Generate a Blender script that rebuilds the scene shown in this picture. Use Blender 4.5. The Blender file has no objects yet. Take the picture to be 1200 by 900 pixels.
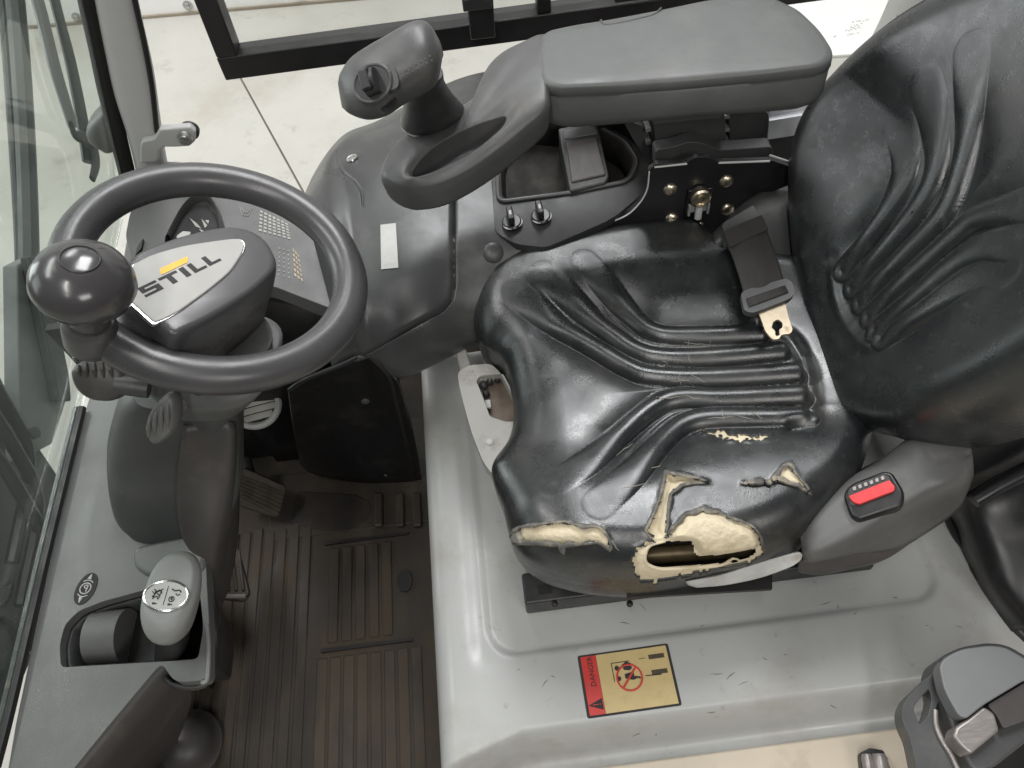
import bpy, bmesh, math, random
import numpy as np
from mathutils import Vector

random.seed(4)
rng = np.random.default_rng(4)
S = bpy.context.scene
COL = S.collection

# ------------------------------------------------------------------ camera
TH, RO, FPX = math.radians(55.5), math.radians(7.5), 900.0
CAM = np.array([0.0, -0.545, 1.23])
FW = np.array([0, math.cos(TH), -math.sin(TH)])
U0 = np.array([0, math.sin(TH), math.cos(TH)])
X0 = np.array([1.0, 0, 0])
RT = math.cos(RO) * X0 - math.sin(RO) * U0
UP = math.sin(RO) * X0 + math.cos(RO) * U0
cd = bpy.data.cameras.new('camera')
cam = bpy.data.objects.new('camera', cd)
COL.objects.link(cam)
from mathutils import Matrix
M4 = Matrix.Identity(4)
for i in range(3):
    M4[i][0], M4[i][1], M4[i][2], M4[i][3] = RT[i], UP[i], -FW[i], CAM[i]
cam.matrix_world = M4
cd.sensor_width = 36
cd.lens = 36 * FPX / 1200
cd.clip_start = 0.01
cd.clip_end = 100
S.camera = cam

# ------------------------------------------------------------------ light of the hall
W = bpy.data.worlds.new('World')
S.world = W
W.use_nodes = True
W.node_tree.nodes['Background'].inputs[0].default_value = (0.97, 0.98, 1.0, 1)
W.node_tree.nodes['Background'].inputs[1].default_value = 0.12


def area(name, loc, target, sx, sy, power, col=(1, 1, 1)):
    l = bpy.data.lights.new(name, 'AREA')
    l.shape = 'RECTANGLE'
    l.size, l.size_y, l.energy, l.color = sx, sy, power, col
    o = bpy.data.objects.new(name, l)
    COL.objects.link(o)
    o.location = loc
    o.rotation_euler = (Vector(target) - Vector(loc)).to_track_quat('-Z', 'Y').to_euler()
    return o


# rows of ceiling lamps in the hall, and fill lights added behind the camera and at the left
area('hall_lamp', (-2.5, 1.6, 4.2), (-2.5, 1.6, 0), 0.7, 3.2, 105, (1, 0.99, 0.97))
area('hall_lamp', (0.75, 2.4, 4.2), (0.75, 2.4, 0), 1.0, 2.6, 165, (0.98, 0.99, 1.0))
area('hall_lamp', (-0.9, 4.2, 4.2), (-0.9, 4.2, 0), 0.5, 2.4, 60, (0.98, 0.99, 1.0))
area('hall_lamp', (-0.6, -2.2, 4.2), (-0.4, -1.0, 0), 0.3, 3.0, 80, (1, 0.985, 0.955))
area('added_fill', (1.6, -3.4, 3.0), (0.2, 0, 0.3), 1.6, 1.0, 50, (1, 0.97, 0.93))  # soft fill added on the camera side, no real source there
area('added_fill', (-4.5, 0.2, 2.2), (0, 0.2, 0.5), 1.6, 2.0, 30, (0.95, 0.98, 1.0))  # added from the left to brighten the column, pillar and seat back
area('added_fill', (-4.4, 2.3, 1.3), (0.4, 0, 0.6), 1.3, 2.2, 62, (0.95, 0.98, 1.0))  # added only to put highlights on the backrest

vs = S.view_settings
vs.view_transform = 'Standard'
vs.look = 'None'
vs.exposure = 0.0
vs.gamma = 1.0
S.cycles.use_denoising = True
S.cycles.max_bounces = 8


# ------------------------------------------------------------------ geometry helpers
def ray(u, v):
    return FW + RT * ((u - 600) / FPX) + UP * ((450 - v) / FPX)


def at(u, v, z):
    d = ray(u, v)
    return CAM + d * ((z - CAM[2]) / d[2])


def aty(u, v, y):
    d = ray(u, v)
    return CAM + d * ((y - CAM[1]) / d[1])


def atx(u, v, x):
    d = ray(u, v)
    return CAM + d * ((x - CAM[0]) / d[0])


def onpl(u, v, o, n):
    d = ray(u, v)
    return CAM + d * (np.dot(np.asarray(o) - CAM, n) / np.dot(d, n))


def proj(P):
    q = np.asarray(P) - CAM
    w = q @ FW
    return np.stack([600 + FPX * (q @ RT) / w, 450 - FPX * (q @ UP) / w], -1)


def pts(lst, z):
    return [at(u, v, z) for u, v in lst]


def nrm(a):
    a = np.asarray(a, float)
    return a / np.linalg.norm(a)


def cr(P, n=6, closed=False):
    P = np.asarray(P, float)
    k = len(P)
    out = []
    segs = k if closed else k - 1
    for i in range(segs):
        if closed:
            a, b, c, d = P[(i - 1) % k], P[i], P[(i + 1) % k], P[(i + 2) % k]
        else:
            b, c = P[i], P[i + 1]
            a = P[i - 1] if i > 0 else 2 * b - c
            d = P[i + 2] if i + 2 < k else 2 * c - b
        for j in range(n):
            t = j / n
            out.append(0.5 * ((2 * b) + (c - a) * t + (2 * a - 5 * b + 4 * c - d) * t * t + (3 * b - a - 3 * c + d) * t ** 3))
    if not closed:
        out.append(P[-1])
    return np.array(out)


def resamp(P, n, closed=False):
    P = np.asarray(P, float)
    Q = np.vstack([P, P[:1]]) if closed else P
    L = np.concatenate([[0], np.cumsum(np.linalg.norm(np.diff(Q, axis=0), axis=1))])
    t = np.linspace(0, L[-1], n + (1 if closed else 0))
    if closed:
        t = t[:-1]
    return np.stack([np.interp(t, L, Q[:, i]) for i in range(Q.shape[1])], 1)


def rnd(P, r, n=5):
    """fillet the corners of a closed polygon"""
    P = [np.asarray(p, float) for p in P]
    k = len(P)
    out = []
    for i in range(k):
        a, b, c = P[i - 1], P[i], P[(i + 1) % k]
        ri = r[i] if isinstance(r, (list, tuple)) else r
        la, lc = np.linalg.norm(a - b), np.linalg.norm(c - b)
        q = min(ri, la * 0.48, lc * 0.48)
        if q < 1e-5:
            out.append(b)
            continue
        s, e = b + (a - b) / la * q, b + (c - b) / lc * q
        for j in range(n + 1):
            t = j / n
            out.append((1 - t) ** 2 * s + 2 * t * (1 - t) * b + t * t * e)
    return np.array(out)


def pdist(P, line):
    """distance of points P (n,2|3) to a polyline"""
    P, line = np.asarray(P), np.asarray(line)
    best = np.full(len(P), 1e9)
    for a, b in zip(line[:-1], line[1:]):
        ab = b - a
        t = np.clip(((P - a) @ ab) / max(ab @ ab, 1e-12), 0, 1)
        best = np.minimum(best, np.linalg.norm(P - (a + t[:, None] * ab), axis=1))
    return best


def pdist_t(P, line):
    P, line = np.asarray(P), np.asarray(line)
    best = np.full(len(P), 1e9)
    par = np.zeros(len(P))
    k = len(line) - 1
    for i in range(k):
        a, b = line[i], line[i + 1]
        ab = b - a
        t = np.clip(((P - a) @ ab) / max(ab @ ab, 1e-12), 0, 1)
        q = np.linalg.norm(P - (a + t[:, None] * ab), axis=1)
        m = q < best
        best[m] = q[m]
        par[m] = ((i + t) / k)[m]
    return best, par


def inside(P, poly):
    P, poly = np.asarray(P), np.asarray(poly, float)
    r = np.zeros(len(P), bool)
    n = len(poly)
    for i in range(n):
        x1, y1 = poly[i]
        x2, y2 = poly[i - 1]
        c = ((y1 > P[:, 1]) != (y2 > P[:, 1])) & (P[:, 0] < (x2 - x1) * (P[:, 1] - y1) / (y2 - y1 + 1e-12) + x1)
        r ^= c
    return r


def wloc(o):
    v = Vector((0, 0, 0))
    while o is not None:
        v += o.location
        o = o.parent
    return v


class MB:
    def __init__(s):
        s.v, s.f = [], []

    def add(s, v, f):
        b = len(s.v)
        s.v += [tuple(map(float, p)) for p in v]
        s.f += [tuple(b + i for i in q) for q in f]
        return s

    def grid(s, G, wrapc=False, wrapr=False, flip=False, capr=False):
        G = np.asarray(G)
        R, C = G.shape[:2]
        f = []
        for i in range(R if wrapr else R - 1):
            for j in range(C if wrapc else C - 1):
                a, b = i * C + j, i * C + (j + 1) % C
                c, d = ((i + 1) % R) * C + (j + 1) % C, ((i + 1) % R) * C + j
                f.append((a, d, c, b) if flip else (a, b, c, d))
        if capr:
            f.append(tuple(range(C))[::-1])
            f.append(tuple((R - 1) * C + j for j in range(C)))
        return s.add(G.reshape(-1, 3), f)

    def prism(s, top, dv):
        top = np.asarray(top)
        n = len(top)
        dv = np.asarray(dv, float)
        v = np.vstack([top, top + dv])
        f = [tuple(range(n)), tuple(range(2 * n - 1, n - 1, -1))]
        f += [(i, i + n, (i + 1) % n + n, (i + 1) % n) for i in range(n)]
        return s.add(v, f)

    def box(s, c, d, ax=None):
        c, d = np.asarray(c, float), np.asarray(d, float) / 2
        ax = np.eye(3) if ax is None else np.asarray(ax)
        v = [c + ax[0] * d[0] * i + ax[1] * d[1] * j + ax[2] * d[2] * k for k in (-1, 1) for i, j in ((-1, -1), (1, -1), (1, 1), (-1, 1))]
        return s.add(v, [(3, 2, 1, 0), (4, 5, 6, 7), (0, 1, 5, 4), (1, 2, 6, 5), (2, 3, 7, 6), (3, 0, 4, 7)])

    def tube(s, path, r, n=12, closed=False, flat=1.0, up=None):
        P = np.asarray(path, float)
        k = len(P)
        rr = np.full(k, r) if np.isscalar(r) else np.interp(np.linspace(0, 1, k), np.linspace(0, 1, len(r)), r)
        if closed:
            T = np.roll(P, -1, 0) - np.roll(P, 1, 0)
        else:
            T = np.gradient(P, axis=0)
        T /= np.linalg.norm(T, axis=1)[:, None] + 1e-12
        u = nrm(up) if up is not None else (np.array([0, 0, 1.0]) if abs(T[0][2]) < 0.9 else np.array([0, 1.0, 0]))
        G = []
        for i in range(k):
            u = u - T[i] * (u @ T[i])
            u /= np.linalg.norm(u)
            w = np.cross(T[i], u)
            G.append([P[i] + rr[i] * (math.cos(a) * w + flat * math.sin(a) * u) for a in np.arange(n) * 2 * math.pi / n])
        return s.grid(np.array(G), wrapc=True, wrapr=closed, capr=not closed)

    def lathe(s, prof, o, axis, n=32, cap=True):
        o, A = np.asarray(o, float), nrm(axis)
        e = nrm(np.cross(A, [0, 1, 0] if abs(A[1]) < 0.9 else [1, 0, 0]))
        w = np.cross(A, e)
        G = [[o + A * h + r * (math.cos(a) * e + math.sin(a) * w) for a in np.arange(n) * 2 * math.pi / n] for r, h in prof]
        return s.grid(np.array(G), wrapc=True, capr=cap)

    def loft(s, rings, n=5, cap=True):
        R = np.asarray(rings)
        if n > 1:
            k, m = R.shape[:2]
            R = cr(R.reshape(k, m * 3), n).reshape(-1, m, 3)
        return s.grid(R, wrapc=True, capr=cap)

    def sweep(s, secs, n=5, m=28, power=2.3, cap=True):
        """secs: (centre, half axis a, half axis b)"""
        rings = []
        for c, a, b in secs:
            c, a, b = map(lambda q: np.asarray(q, float), (c, a, b))
            ring = []
            for t in np.arange(m) * 2 * math.pi / m:
                x, y = math.cos(t), math.sin(t)
                ring.append(c + a * math.copysign(abs(x) ** (2 / power), x) + b * math.copysign(abs(y) ** (2 / power), y))
            rings.append(ring)
        return s.loft(rings, n, cap)

    def patch(s, rows, nu=6, nv=6, grooves=(), bumps=(), normal=(0, 0, 1)):
        rows = np.array([[np.asarray(p, float) for p in r] for r in rows])
        R, C = rows.shape[:2]
        A = cr(rows.transpose(1, 0, 2).reshape(C, R * 3), nu).reshape(-1, R, 3).transpose(1, 0, 2)
        C = A.shape[1]
        A = cr(A.reshape(R, C * 3), nv).reshape(-1, C, 3)
        if grooves or bumps:
            q = proj(A.reshape(-1, 3))
            h = np.zeros(len(q))
            for line, w, dep in grooves:
                h -= dep * np.exp(-(pdist(q, line) / w) ** 2)
            for poly, e, dep in bumps:
                pl = np.vstack([poly, poly[:1]])
                sd = pdist(q, pl) * np.where(inside(q, poly), 1, -1)
                h += dep * np.clip(sd / e * 0.5 + 0.5, 0, 1)
            A = (A.reshape(-1, 3) + h[:, None] * np.asarray(normal)).reshape(A.shape)
        return s.grid(A)

    def make(s, name, m, parent=None, bevel=0, seg=3, solid=0, off=-1, smooth=True, sharp=38, weld=False):
        me = bpy.data.meshes.new(name)
        b = wloc(parent) if parent else Vector((0, 0, 0))
        V = np.array(s.v) - np.array(b)
        me.from_pydata(V.tolist(), [], s.f)
        bm = bmesh.new()
        bm.from_mesh(me)
        if weld:
            bmesh.ops.remove_doubles(bm, verts=bm.verts, dist=1e-5)
        bmesh.ops.recalc_face_normals(bm, faces=bm.faces)
        bm.to_mesh(me)
        bm.free()
        if m:
            me.materials.append(m)
        if smooth:
            me.polygons.foreach_set('use_smooth', [True] * len(me.polygons))
            if not bevel:
                me.set_sharp_from_angle(angle=math.radians(sharp))
        o = bpy.data.objects.new(name, me)
        COL.objects.link(o)
        if parent:
            o.parent = parent
        if solid:
            q = o.modifiers.new('thickness', 'SOLIDIFY')
            q.thickness, q.offset = solid, off
        if bevel:
            q = o.modifiers.new('bevel', 'BEVEL')
            q.width, q.segments, q.limit_method, q.angle_limit = bevel, seg, 'ANGLE', math.radians(32)
            q.harden_normals = True
        return o


def plate(outer, holes=(), thick=0.004, direction=(0, 0, -1)):
    """flat plate with holes, as an MB"""
    bm = bmesh.new()
    es = []
    for loop in [outer] + list(holes):
        vs_ = [bm.verts.new(p) for p in loop]
        es += [bm.edges.new((vs_[i], vs_[(i + 1) % len(vs_)])) for i in range(len(vs_))]
    r = bmesh.ops.triangle_fill(bm, edges=es, use_beauty=True)
    fs = [g for g in r['geom'] if isinstance(g, bmesh.types.BMFace)]
    e = bmesh.ops.extrude_face_region(bm, geom=fs)
    vv = [g for g in e['geom'] if isinstance(g, bmesh.types.BMVert)]
    bmesh.ops.translate(bm, verts=vv, vec=Vector(direction) * thick)
    bm.verts.index_update()
    m = MB()
    m.add([v.co for v in bm.verts], [[v.index for v in f.verts] for f in bm.faces])
    bm.free()
    return m


def thing(name, label, cat, loc=(0, 0, 0), group=None):
    o = bpy.data.objects.new(name, None)
    COL.objects.link(o)
    o.location = [float(c) for c in loc]
    o.empty_display_size = 0.05
    o['label'], o['category'] = label, cat
    if group:
        o['group'] = group
    return o


def tag(o, label, cat, group=None):
    o['label'], o['category'] = label, cat
    if group:
        o['group'] = group
    return o


def copy_to(o, loc, parent):
    c = o.copy()
    COL.objects.link(c)
    c.parent = parent
    c.location = Vector([float(x) for x in loc]) - wloc(parent)
    return c


# ------------------------------------------------------------------ materials
def mat(name, col, rough=0.5, var=0.12, vs_=9, rv=0.1, bump=0.0, bs=500, metal=0.0, dirt=None, da=0.5, ds=14, dth=0.55, stretch=(1, 1, 1), spec=0.5, coat=0.0, big=0.0, bigs=30, d2=None):
    m = bpy.data.materials.new(name)
    m.use_nodes = True
    nt = m.node_tree
    N, L = nt.nodes, nt.links
    B = N['Principled BSDF']
    tc = N.new('ShaderNodeTexCoord')
    mp = N.new('ShaderNodeMapping')
    mp.inputs['Scale'].default_value = stretch
    L.new(tc.outputs['Object'], mp.inputs['Vector'])

    def noise(sc, det=5, rgh=0.6):
        n = N.new('ShaderNodeTexNoise')
        n.inputs['Scale'].default_value, n.inputs['Detail'].default_value, n.inputs['Roughness'].default_value = sc, det, rgh
        L.new(mp.outputs[0], n.inputs['Vector'])
        return n.outputs['Fac']

    def remap(s, a, b, lo, hi):
        r = N.new('ShaderNodeMapRange')
        r.inputs[1].default_value, r.inputs[2].default_value, r.inputs[3].default_value, r.inputs[4].default_value = a, b, lo, hi
        L.new(s, r.inputs[0])
        return r.outputs[0]

    def mix(f, a, b):
        x = N.new('ShaderNodeMix')
        x.data_type = 'RGBA'
        for s_, val in ((0, f), (6, a), (7, b)):
            if isinstance(val, bpy.types.NodeSocket):
                L.new(val, x.inputs[s_])
            else:
                x.inputs[s_].default_value = val if s_ == 0 else (*val[:3], 1)
        return x.outputs[2]

    n1 = noise(vs_)
    c = mix(remap(n1, 0.3, 0.7, 0, 1), [q * (1 - var) for q in col], [min(1, q * (1 + var)) for q in col])
    rfac = remap(noise(vs_ * 2.3), 0.3, 0.7, max(0.03, rough - rv), min(1, rough + rv))
    if dirt:
        dm = remap(noise(ds, 7, 0.68), dth, dth + 0.16, 0, da)
        c = mix(dm, c, dirt)
        rfac_ = N.new('ShaderNodeMix')
        rfac_.data_type = 'FLOAT'
        L.new(dm, rfac_.inputs[0])
        L.new(rfac, rfac_.inputs[2])
        rfac_.inputs[3].default_value = min(1, rough + 0.3)
        rfac = rfac_.outputs[0]
    if d2:
        c = mix(remap(noise(d2[2], 9, 0.75), d2[3], d2[3] + 0.12, 0, d2[1]), c, d2[0])
    L.new(c, B.inputs['Base Color'])
    L.new(rfac, B.inputs['Roughness'])
    B.inputs['Metallic'].default_value = metal
    B.inputs['Specular IOR Level'].default_value = spec
    B.inputs['Coat Weight'].default_value = coat
    last = None
    for st, sc, di in ((bump, bs, 0.0006), (big, bigs, 0.006)):
        if st:
            b = N.new('ShaderNodeBump')
            b.inputs['Strength'].default_value, b.inputs['Distance'].default_value = st, di
            L.new(noise(sc, 3), b.inputs['Height'])
            if last:
                L.new(last, b.inputs['Normal'])
            last = b.outputs[0]
    if last:
        L.new(last, B.inputs['Normal'])
    m['c_socket'] = 1
    return m


DUST = (0.30, 0.27, 0.22)
M = {}
M['concrete'] = mat('concrete', (0.48, 0.47, 0.43), 0.62, 0.10, 1.7, bump=0.5, bs=90, dirt=(0.36, 0.31, 0.24), da=0.45, ds=2.0, dth=0.52, d2=((0.27, 0.255, 0.23), 0.55, 6.5, 0.57))
M['joint'] = mat('joint', (0.22, 0.20, 0.17), 0.9)
M['white_wall'] = mat('white_wall', (0.90, 0.895, 0.87), 0.5, 0.04, 3)
M['vinyl'] = mat('vinyl', (0.015, 0.017, 0.018), 0.29, 0.25, 14, rv=0.08, bump=0.35, bs=700, dirt=(0.10, 0.085, 0.062), da=0.16, ds=5, dth=0.50, big=0.02, bigs=60, spec=0.85, d2=((0.11, 0.105, 0.095), 0.35, 70, 0.56))
M['foam'] = mat('foam', (0.66, 0.575, 0.41), 0.95, 0.14, 24, bump=0.6, bs=420, dirt=(0.40, 0.30, 0.16), da=0.6, ds=16, dth=0.53, big=0.35, bigs=120)
M['torn'] = mat('torn', (0.13, 0.125, 0.115), 0.75, 0.45, 60, bump=0.5, bs=500, dirt=(0.38, 0.33, 0.24), da=0.8, ds=60, dth=0.50)
M['flap'] = mat('flap', (0.46, 0.46, 0.44), 0.8, 0.15, 30, bump=0.4, bs=300, dirt=(0.3, 0.25, 0.16), da=0.5, ds=40)
M['plastic'] = mat('plastic', (0.064, 0.065, 0.065), 0.38, 0.14, 10, bump=0.35, bs=900, dirt=DUST, da=0.12, ds=11)
M['plastic_dark'] = mat('plastic_dark', (0.026, 0.026, 0.027), 0.42, 0.2, 10, bump=0.3, bs=900, dirt=DUST, da=0.12, ds=14)
M['plastic_cowl'] = mat('plastic_cowl', (0.048, 0.050, 0.050), 0.34, 0.15, 6, bump=0.3, bs=900, dirt=(0.22, 0.21, 0.19), da=0.22, ds=6, dth=0.5)
M['pad'] = mat('pad', (0.085, 0.09, 0.088), 0.42, 0.08, 6, bump=0.35, bs=900, dirt=(0.22, 0.21, 0.19), da=0.15, ds=9, dth=0.5)
M['plastic_dash'] = mat('plastic_dash', (0.128, 0.129, 0.128), 0.36, 0.08, 8, bump=0.4, bs=1000, dirt=DUST, da=0.12, ds=16)
M['plastic_mid'] = mat('plastic_mid', (0.112, 0.112, 0.110), 0.42, 0.1, 8, bump=0.4, bs=1000, dirt=DUST, da=0.15, ds=16)
M['plastic_light'] = mat('plastic_light', (0.24, 0.245, 0.24), 0.45, 0.1, 8, bump=0.2, bs=900, dirt=DUST, da=0.2, ds=20)
M['brown_grey'] = mat('brown_grey', (0.062, 0.056, 0.054), 0.42, 0.12, 10, bump=0.3, bs=900, dirt=DUST, da=0.12)
M['black_gloss'] = mat('black_gloss', (0.009, 0.009, 0.010), 0.34, 0.2, 10, bump=0.1, bs=800, dirt=DUST, da=0.05)
M['rim'] = mat('rim', (0.070, 0.068, 0.071), 0.30, 0.12, 12, rv=0.06, bump=0.16, bs=1100)
M['knob'] = mat('knob', (0.058, 0.055, 0.057), 0.21, 0.12, 20, rv=0.06, coat=0.1)
M['badge'] = mat('badge', (0.37, 0.362, 0.345), 0.5, 0.03, 10)
M['chrome'] = mat('chrome', (0.72, 0.72, 0.72), 0.2, 0.05, 10, metal=1)
M['steel'] = mat('steel', (0.52, 0.51, 0.50), 0.35, 0.15, 30, metal=1)
M['brass'] = mat('brass', (0.62, 0.55, 0.43), 0.33, 0.15, 60, metal=1)
M['tongue'] = mat('tongue', (0.50, 0.42, 0.31), 0.42, 0.15, 60, metal=0.8, dirt=(0.2, 0.13, 0.07), da=0.5, ds=60)
M['ink'] = mat('ink', (0.025, 0.023, 0.025), 0.7)
M['orange'] = mat('orange', (0.95, 0.45, 0.012), 0.5, 0.03)
M['hood'] = mat('hood', (0.43, 0.435, 0.425), 0.36, 0.05, 5, rv=0.1, bump=0.12, bs=200, dirt=(0.27, 0.235, 0.19), da=0.5, ds=5, dth=0.52, big=0.05, bigs=18, d2=((0.20, 0.17, 0.14), 0.55, 34, 0.60))
M['lever_grey'] = mat('lever_grey', (0.38, 0.37, 0.345), 0.45, 0.06, 10, bump=0.2, bs=600, dirt=(0.22, 0.18, 0.14), da=0.5, ds=24, dth=0.55)
M['rubber'] = mat('rubber', (0.030, 0.023, 0.017), 0.62, 0.3, 13, bump=0.5, bs=500, dirt=(0.075, 0.057, 0.037), da=0.7, ds=15, dth=0.47, stretch=(1, 0.45, 1))
M['rubber_dark'] = mat('rubber_dark', (0.022, 0.016, 0.012), 0.7, 0.3, 13, bump=0.4, bs=500, dirt=(0.055, 0.038, 0.023), da=0.6, ds=10, dth=0.5)
M['rubber_worn'] = mat('rubber_worn', (0.041, 0.032, 0.023), 0.65, 0.45, 22, bump=0.5, bs=500, dirt=(0.076, 0.059, 0.041), da=0.8, ds=20, dth=0.47, stretch=(1, 0.4, 1))
M['frame_black'] = mat('frame_black', (0.014, 0.013, 0.014), 0.4, 0.2, 10)
M['pillar_grey'] = mat('pillar_grey', (0.52, 0.515, 0.51), 0.4, 0.05, 6, bump=0.1, bs=500)
M['pillar_light'] = mat('pillar_light', (0.52, 0.52, 0.50), 0.45, 0.05, 6)
M['seal'] = mat('seal', (0.012, 0.011, 0.011), 0.5)
M['mast'] = mat('mast', (0.04, 0.045, 0.043), 0.5, 0.2, 6, dirt=DUST, da=0.2)
M['webbing'] = mat('webbing', (0.028, 0.026, 0.025), 0.75, 0.15, 30, bump=0.8, bs=650, stretch=(1, 0.25, 1), dirt=DUST, da=0.1)
M['red'] = mat('red', (0.72, 0.045, 0.05), 0.38, 0.06, 60)
M['sticker_red'] = mat('sticker_red', (0.55, 0.040, 0.034), 0.45, 0.10, 60, d2=((0.30, 0.12, 0.09), 0.5, 160, 0.58))
M['sticker_yellow'] = mat('sticker_yellow', (0.56, 0.43, 0.20), 0.42, 0.06, 30, dirt=(0.38, 0.29, 0.14), da=0.4, ds=50, d2=((0.30, 0.27, 0.21), 0.5, 160, 0.58))
M['white_label'] = mat('white_label', (0.46, 0.46, 0.445), 0.5, 0.10, 60, d2=((0.25, 0.24, 0.22), 0.6, 120, 0.58))
M['print_grey'] = mat('print_grey', (0.40, 0.39, 0.36), 0.5, 0.2, 60)
M['print_warm'] = mat('print_warm', (0.42, 0.33, 0.22), 0.5, 0.2, 60)
M['roller_white'] = mat('roller_white', (0.85, 0.86, 0.90), 0.3, 0.05, 10)
M['beige'] = mat('beige', (0.55, 0.48, 0.38), 0.5, 0.08, 6, dirt=(0.3, 0.24, 0.17), da=0.5, ds=9)
M['worn_metal'] = mat('worn_metal', (0.30, 0.275, 0.26), 0.36, 0.2, 24, metal=0.5, bump=0.2, bs=400, stretch=(1, 5, 1))


def glass(name, tint, rough=0.02, refl=0.55):
    m = bpy.data.materials.new(name)
    m.use_nodes = True
    N, L = m.node_tree.nodes, m.node_tree.links
    N.remove(N['Principled BSDF'])
    t, g, mx, fr = N.new('ShaderNodeBsdfTransparent'), N.new('ShaderNodeBsdfGlossy'), N.new('ShaderNodeMixShader'), N.new('ShaderNodeFresnel')
    fr.inputs['IOR'].default_value = 1.5
    ml = N.new('ShaderNodeMath')
    ml.operation = 'MULTIPLY'
    ml.inputs[1].default_value = refl
    L.new(fr.outputs[0], ml.inputs[0])
    t.inputs[0].default_value = (*tint, 1)
    g.inputs['Roughness'].default_value = rough
    L.new(ml.outputs[0], mx.inputs[0])
    L.new(t.outputs[0], mx.inputs[1])
    L.new(g.outputs[0], mx.inputs[2])
    L.new(mx.outputs[0], N['Material Output'].inputs[0])
    return m


M['glass'] = glass('glass', (0.86, 0.89, 0.87), 0.03, 0.22)
M['glass_clear'] = glass('glass_clear', (0.96, 0.965, 0.96), 0.02, 0.6)

# ------------------------------------------------------------------ the hall: floor, wall
ZF = -0.6
jl = [at(280, 88, ZF), at(350, 215, ZF)]
jd = nrm(jl[1] - jl[0])
ja, jb = jl[0] - jd * 7, jl[0] + jd * 9
jn = nrm(np.cross(jd, [0, 0, 1])) * 0.004
fl = MB().box((0, 0, ZF - 0.03), (22, 22, 0.04)).make('hall_floor', M['joint'], smooth=False)
fl['kind'] = 'structure'


def slab(side):
    a, b = ja + jn * side, jb + jn * side
    far = 9.0 if (jn * side)[0] > 0 else -9.0
    P = [a, b, np.array([far, b[1], ZF]), np.array([far, a[1], ZF])]
    MB().prism(P, (0, 0, -0.009)).make('concrete_slab', M['concrete'], fl, smooth=False)


slab(1)
slab(-1)
wa, wb = at(0, 37, ZF), at(620, -17, ZF)
wd = nrm(wb - wa)
wn = nrm(np.cross(wd, [0, 0, 1]))
if wn[1] > 0:
    wn = -wn
wl = MB().box((wa + wb) / 2 - wn * 0.06 + np.array([0, 0, 1.6]), (11, 0.1, 3.2), [wd, wn, np.array([0, 0, 1.0])]).make('hall_wall', M['white_wall'], smooth=False)
wl['kind'] = 'structure'
MB().box((wa + wb) / 2 - wn * 0.004 + np.array([0, 0, 0.006]), (11, 0.012, 0.012), [wd, wn, np.array([0, 0, 1.0])]).make('base_strip', mat('base_strip', (0.30, 0.26, 0.20), 0.7), wl, smooth=False)  # thin dark tan strip along the wall foot
bolt = None
for u, v in ((220, 6), (90, 20), (352, -7)):
    p = onpl(u, v, wa - wn * 0.01, wn)
    if bolt is None:
        bolt = MB().lathe([(0.022, -0.002), (0.022, 0.004), (0.012, 0.006), (0.011, 0.016), (0.004, 0.018)], p, wn, 14).make('wall_bolt', M['steel'], wl)
        bp = p
    else:
        c = bolt.copy()
        COL.objects.link(c)
        c.location = Vector(p - bp)

# ------------------------------------------------------------------ open cab door beyond the cowl
YD = 0.95
dr = thing('cab_door', 'black framed glass cab door standing open beyond the armrest', 'door', (0.1, YD, 0.33))
a, b = aty(258, 72, YD), aty(760, 3, YD)
zb = 0.345


def bar(name, p, q, w, d, par, m=None, bev=0.003):
    p, q = np.asarray(p, float), np.asarray(q, float)
    ax = nrm(q - p)
    y = np.array([0, 1.0, 0])
    z = nrm(np.cross(ax, y))
    return MB().box((p + q) / 2, (np.linalg.norm(q - p), d, w), [ax, y, z]).make(name, m or M['frame_black'], par, bevel=bev)


xl = aty(262, 60, YD)[0]
bar('bottom_bar', (xl - 0.012, YD, zb), (0.95, YD, zb + 0.004), 0.05, 0.05, dr)
bar('side_bar', (xl + 0.01, YD, zb + 0.026), (xl + 0.035, YD, 1.25), 0.042, 0.05, dr)
p0, p1 = aty(565, 38, YD - 0.04), aty(562, -40, YD - 0.04)
bar('latch_post', (p0[0], YD - 0.045, 0.36), (p1[0], YD - 0.045, 0.62), 0.05, 0.035, dr)
bar('latch_cap', (p0[0] - 0.004, YD - 0.05, 0.425), (p0[0] - 0.004, YD - 0.05, 0.45), 0.056, 0.045, dr, M['plastic_dark'])
p0 = aty(637, 18, YD)
bar('mullion', (p0[0], YD, 0.372), (p0[0], YD, 1.25), 0.028, 0.04, dr)
bar('rail_bar', (0.30, YD - 0.03, 0.395), (0.79, YD - 0.03, 0.395), 0.022, 0.02, dr)
bar('corner_panel', (0.72, YD + 0.03, 0.37), (0.72, YD + 0.03, 0.70), 0.19, 0.02, dr, M['black_gloss'])
MB().box(((xl + 0.95) / 2, YD, 0.8), (0.95 - xl - 0.03, 0.005, 0.9)).make('glass_pane', M['glass_clear'], dr, smooth=False)

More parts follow.
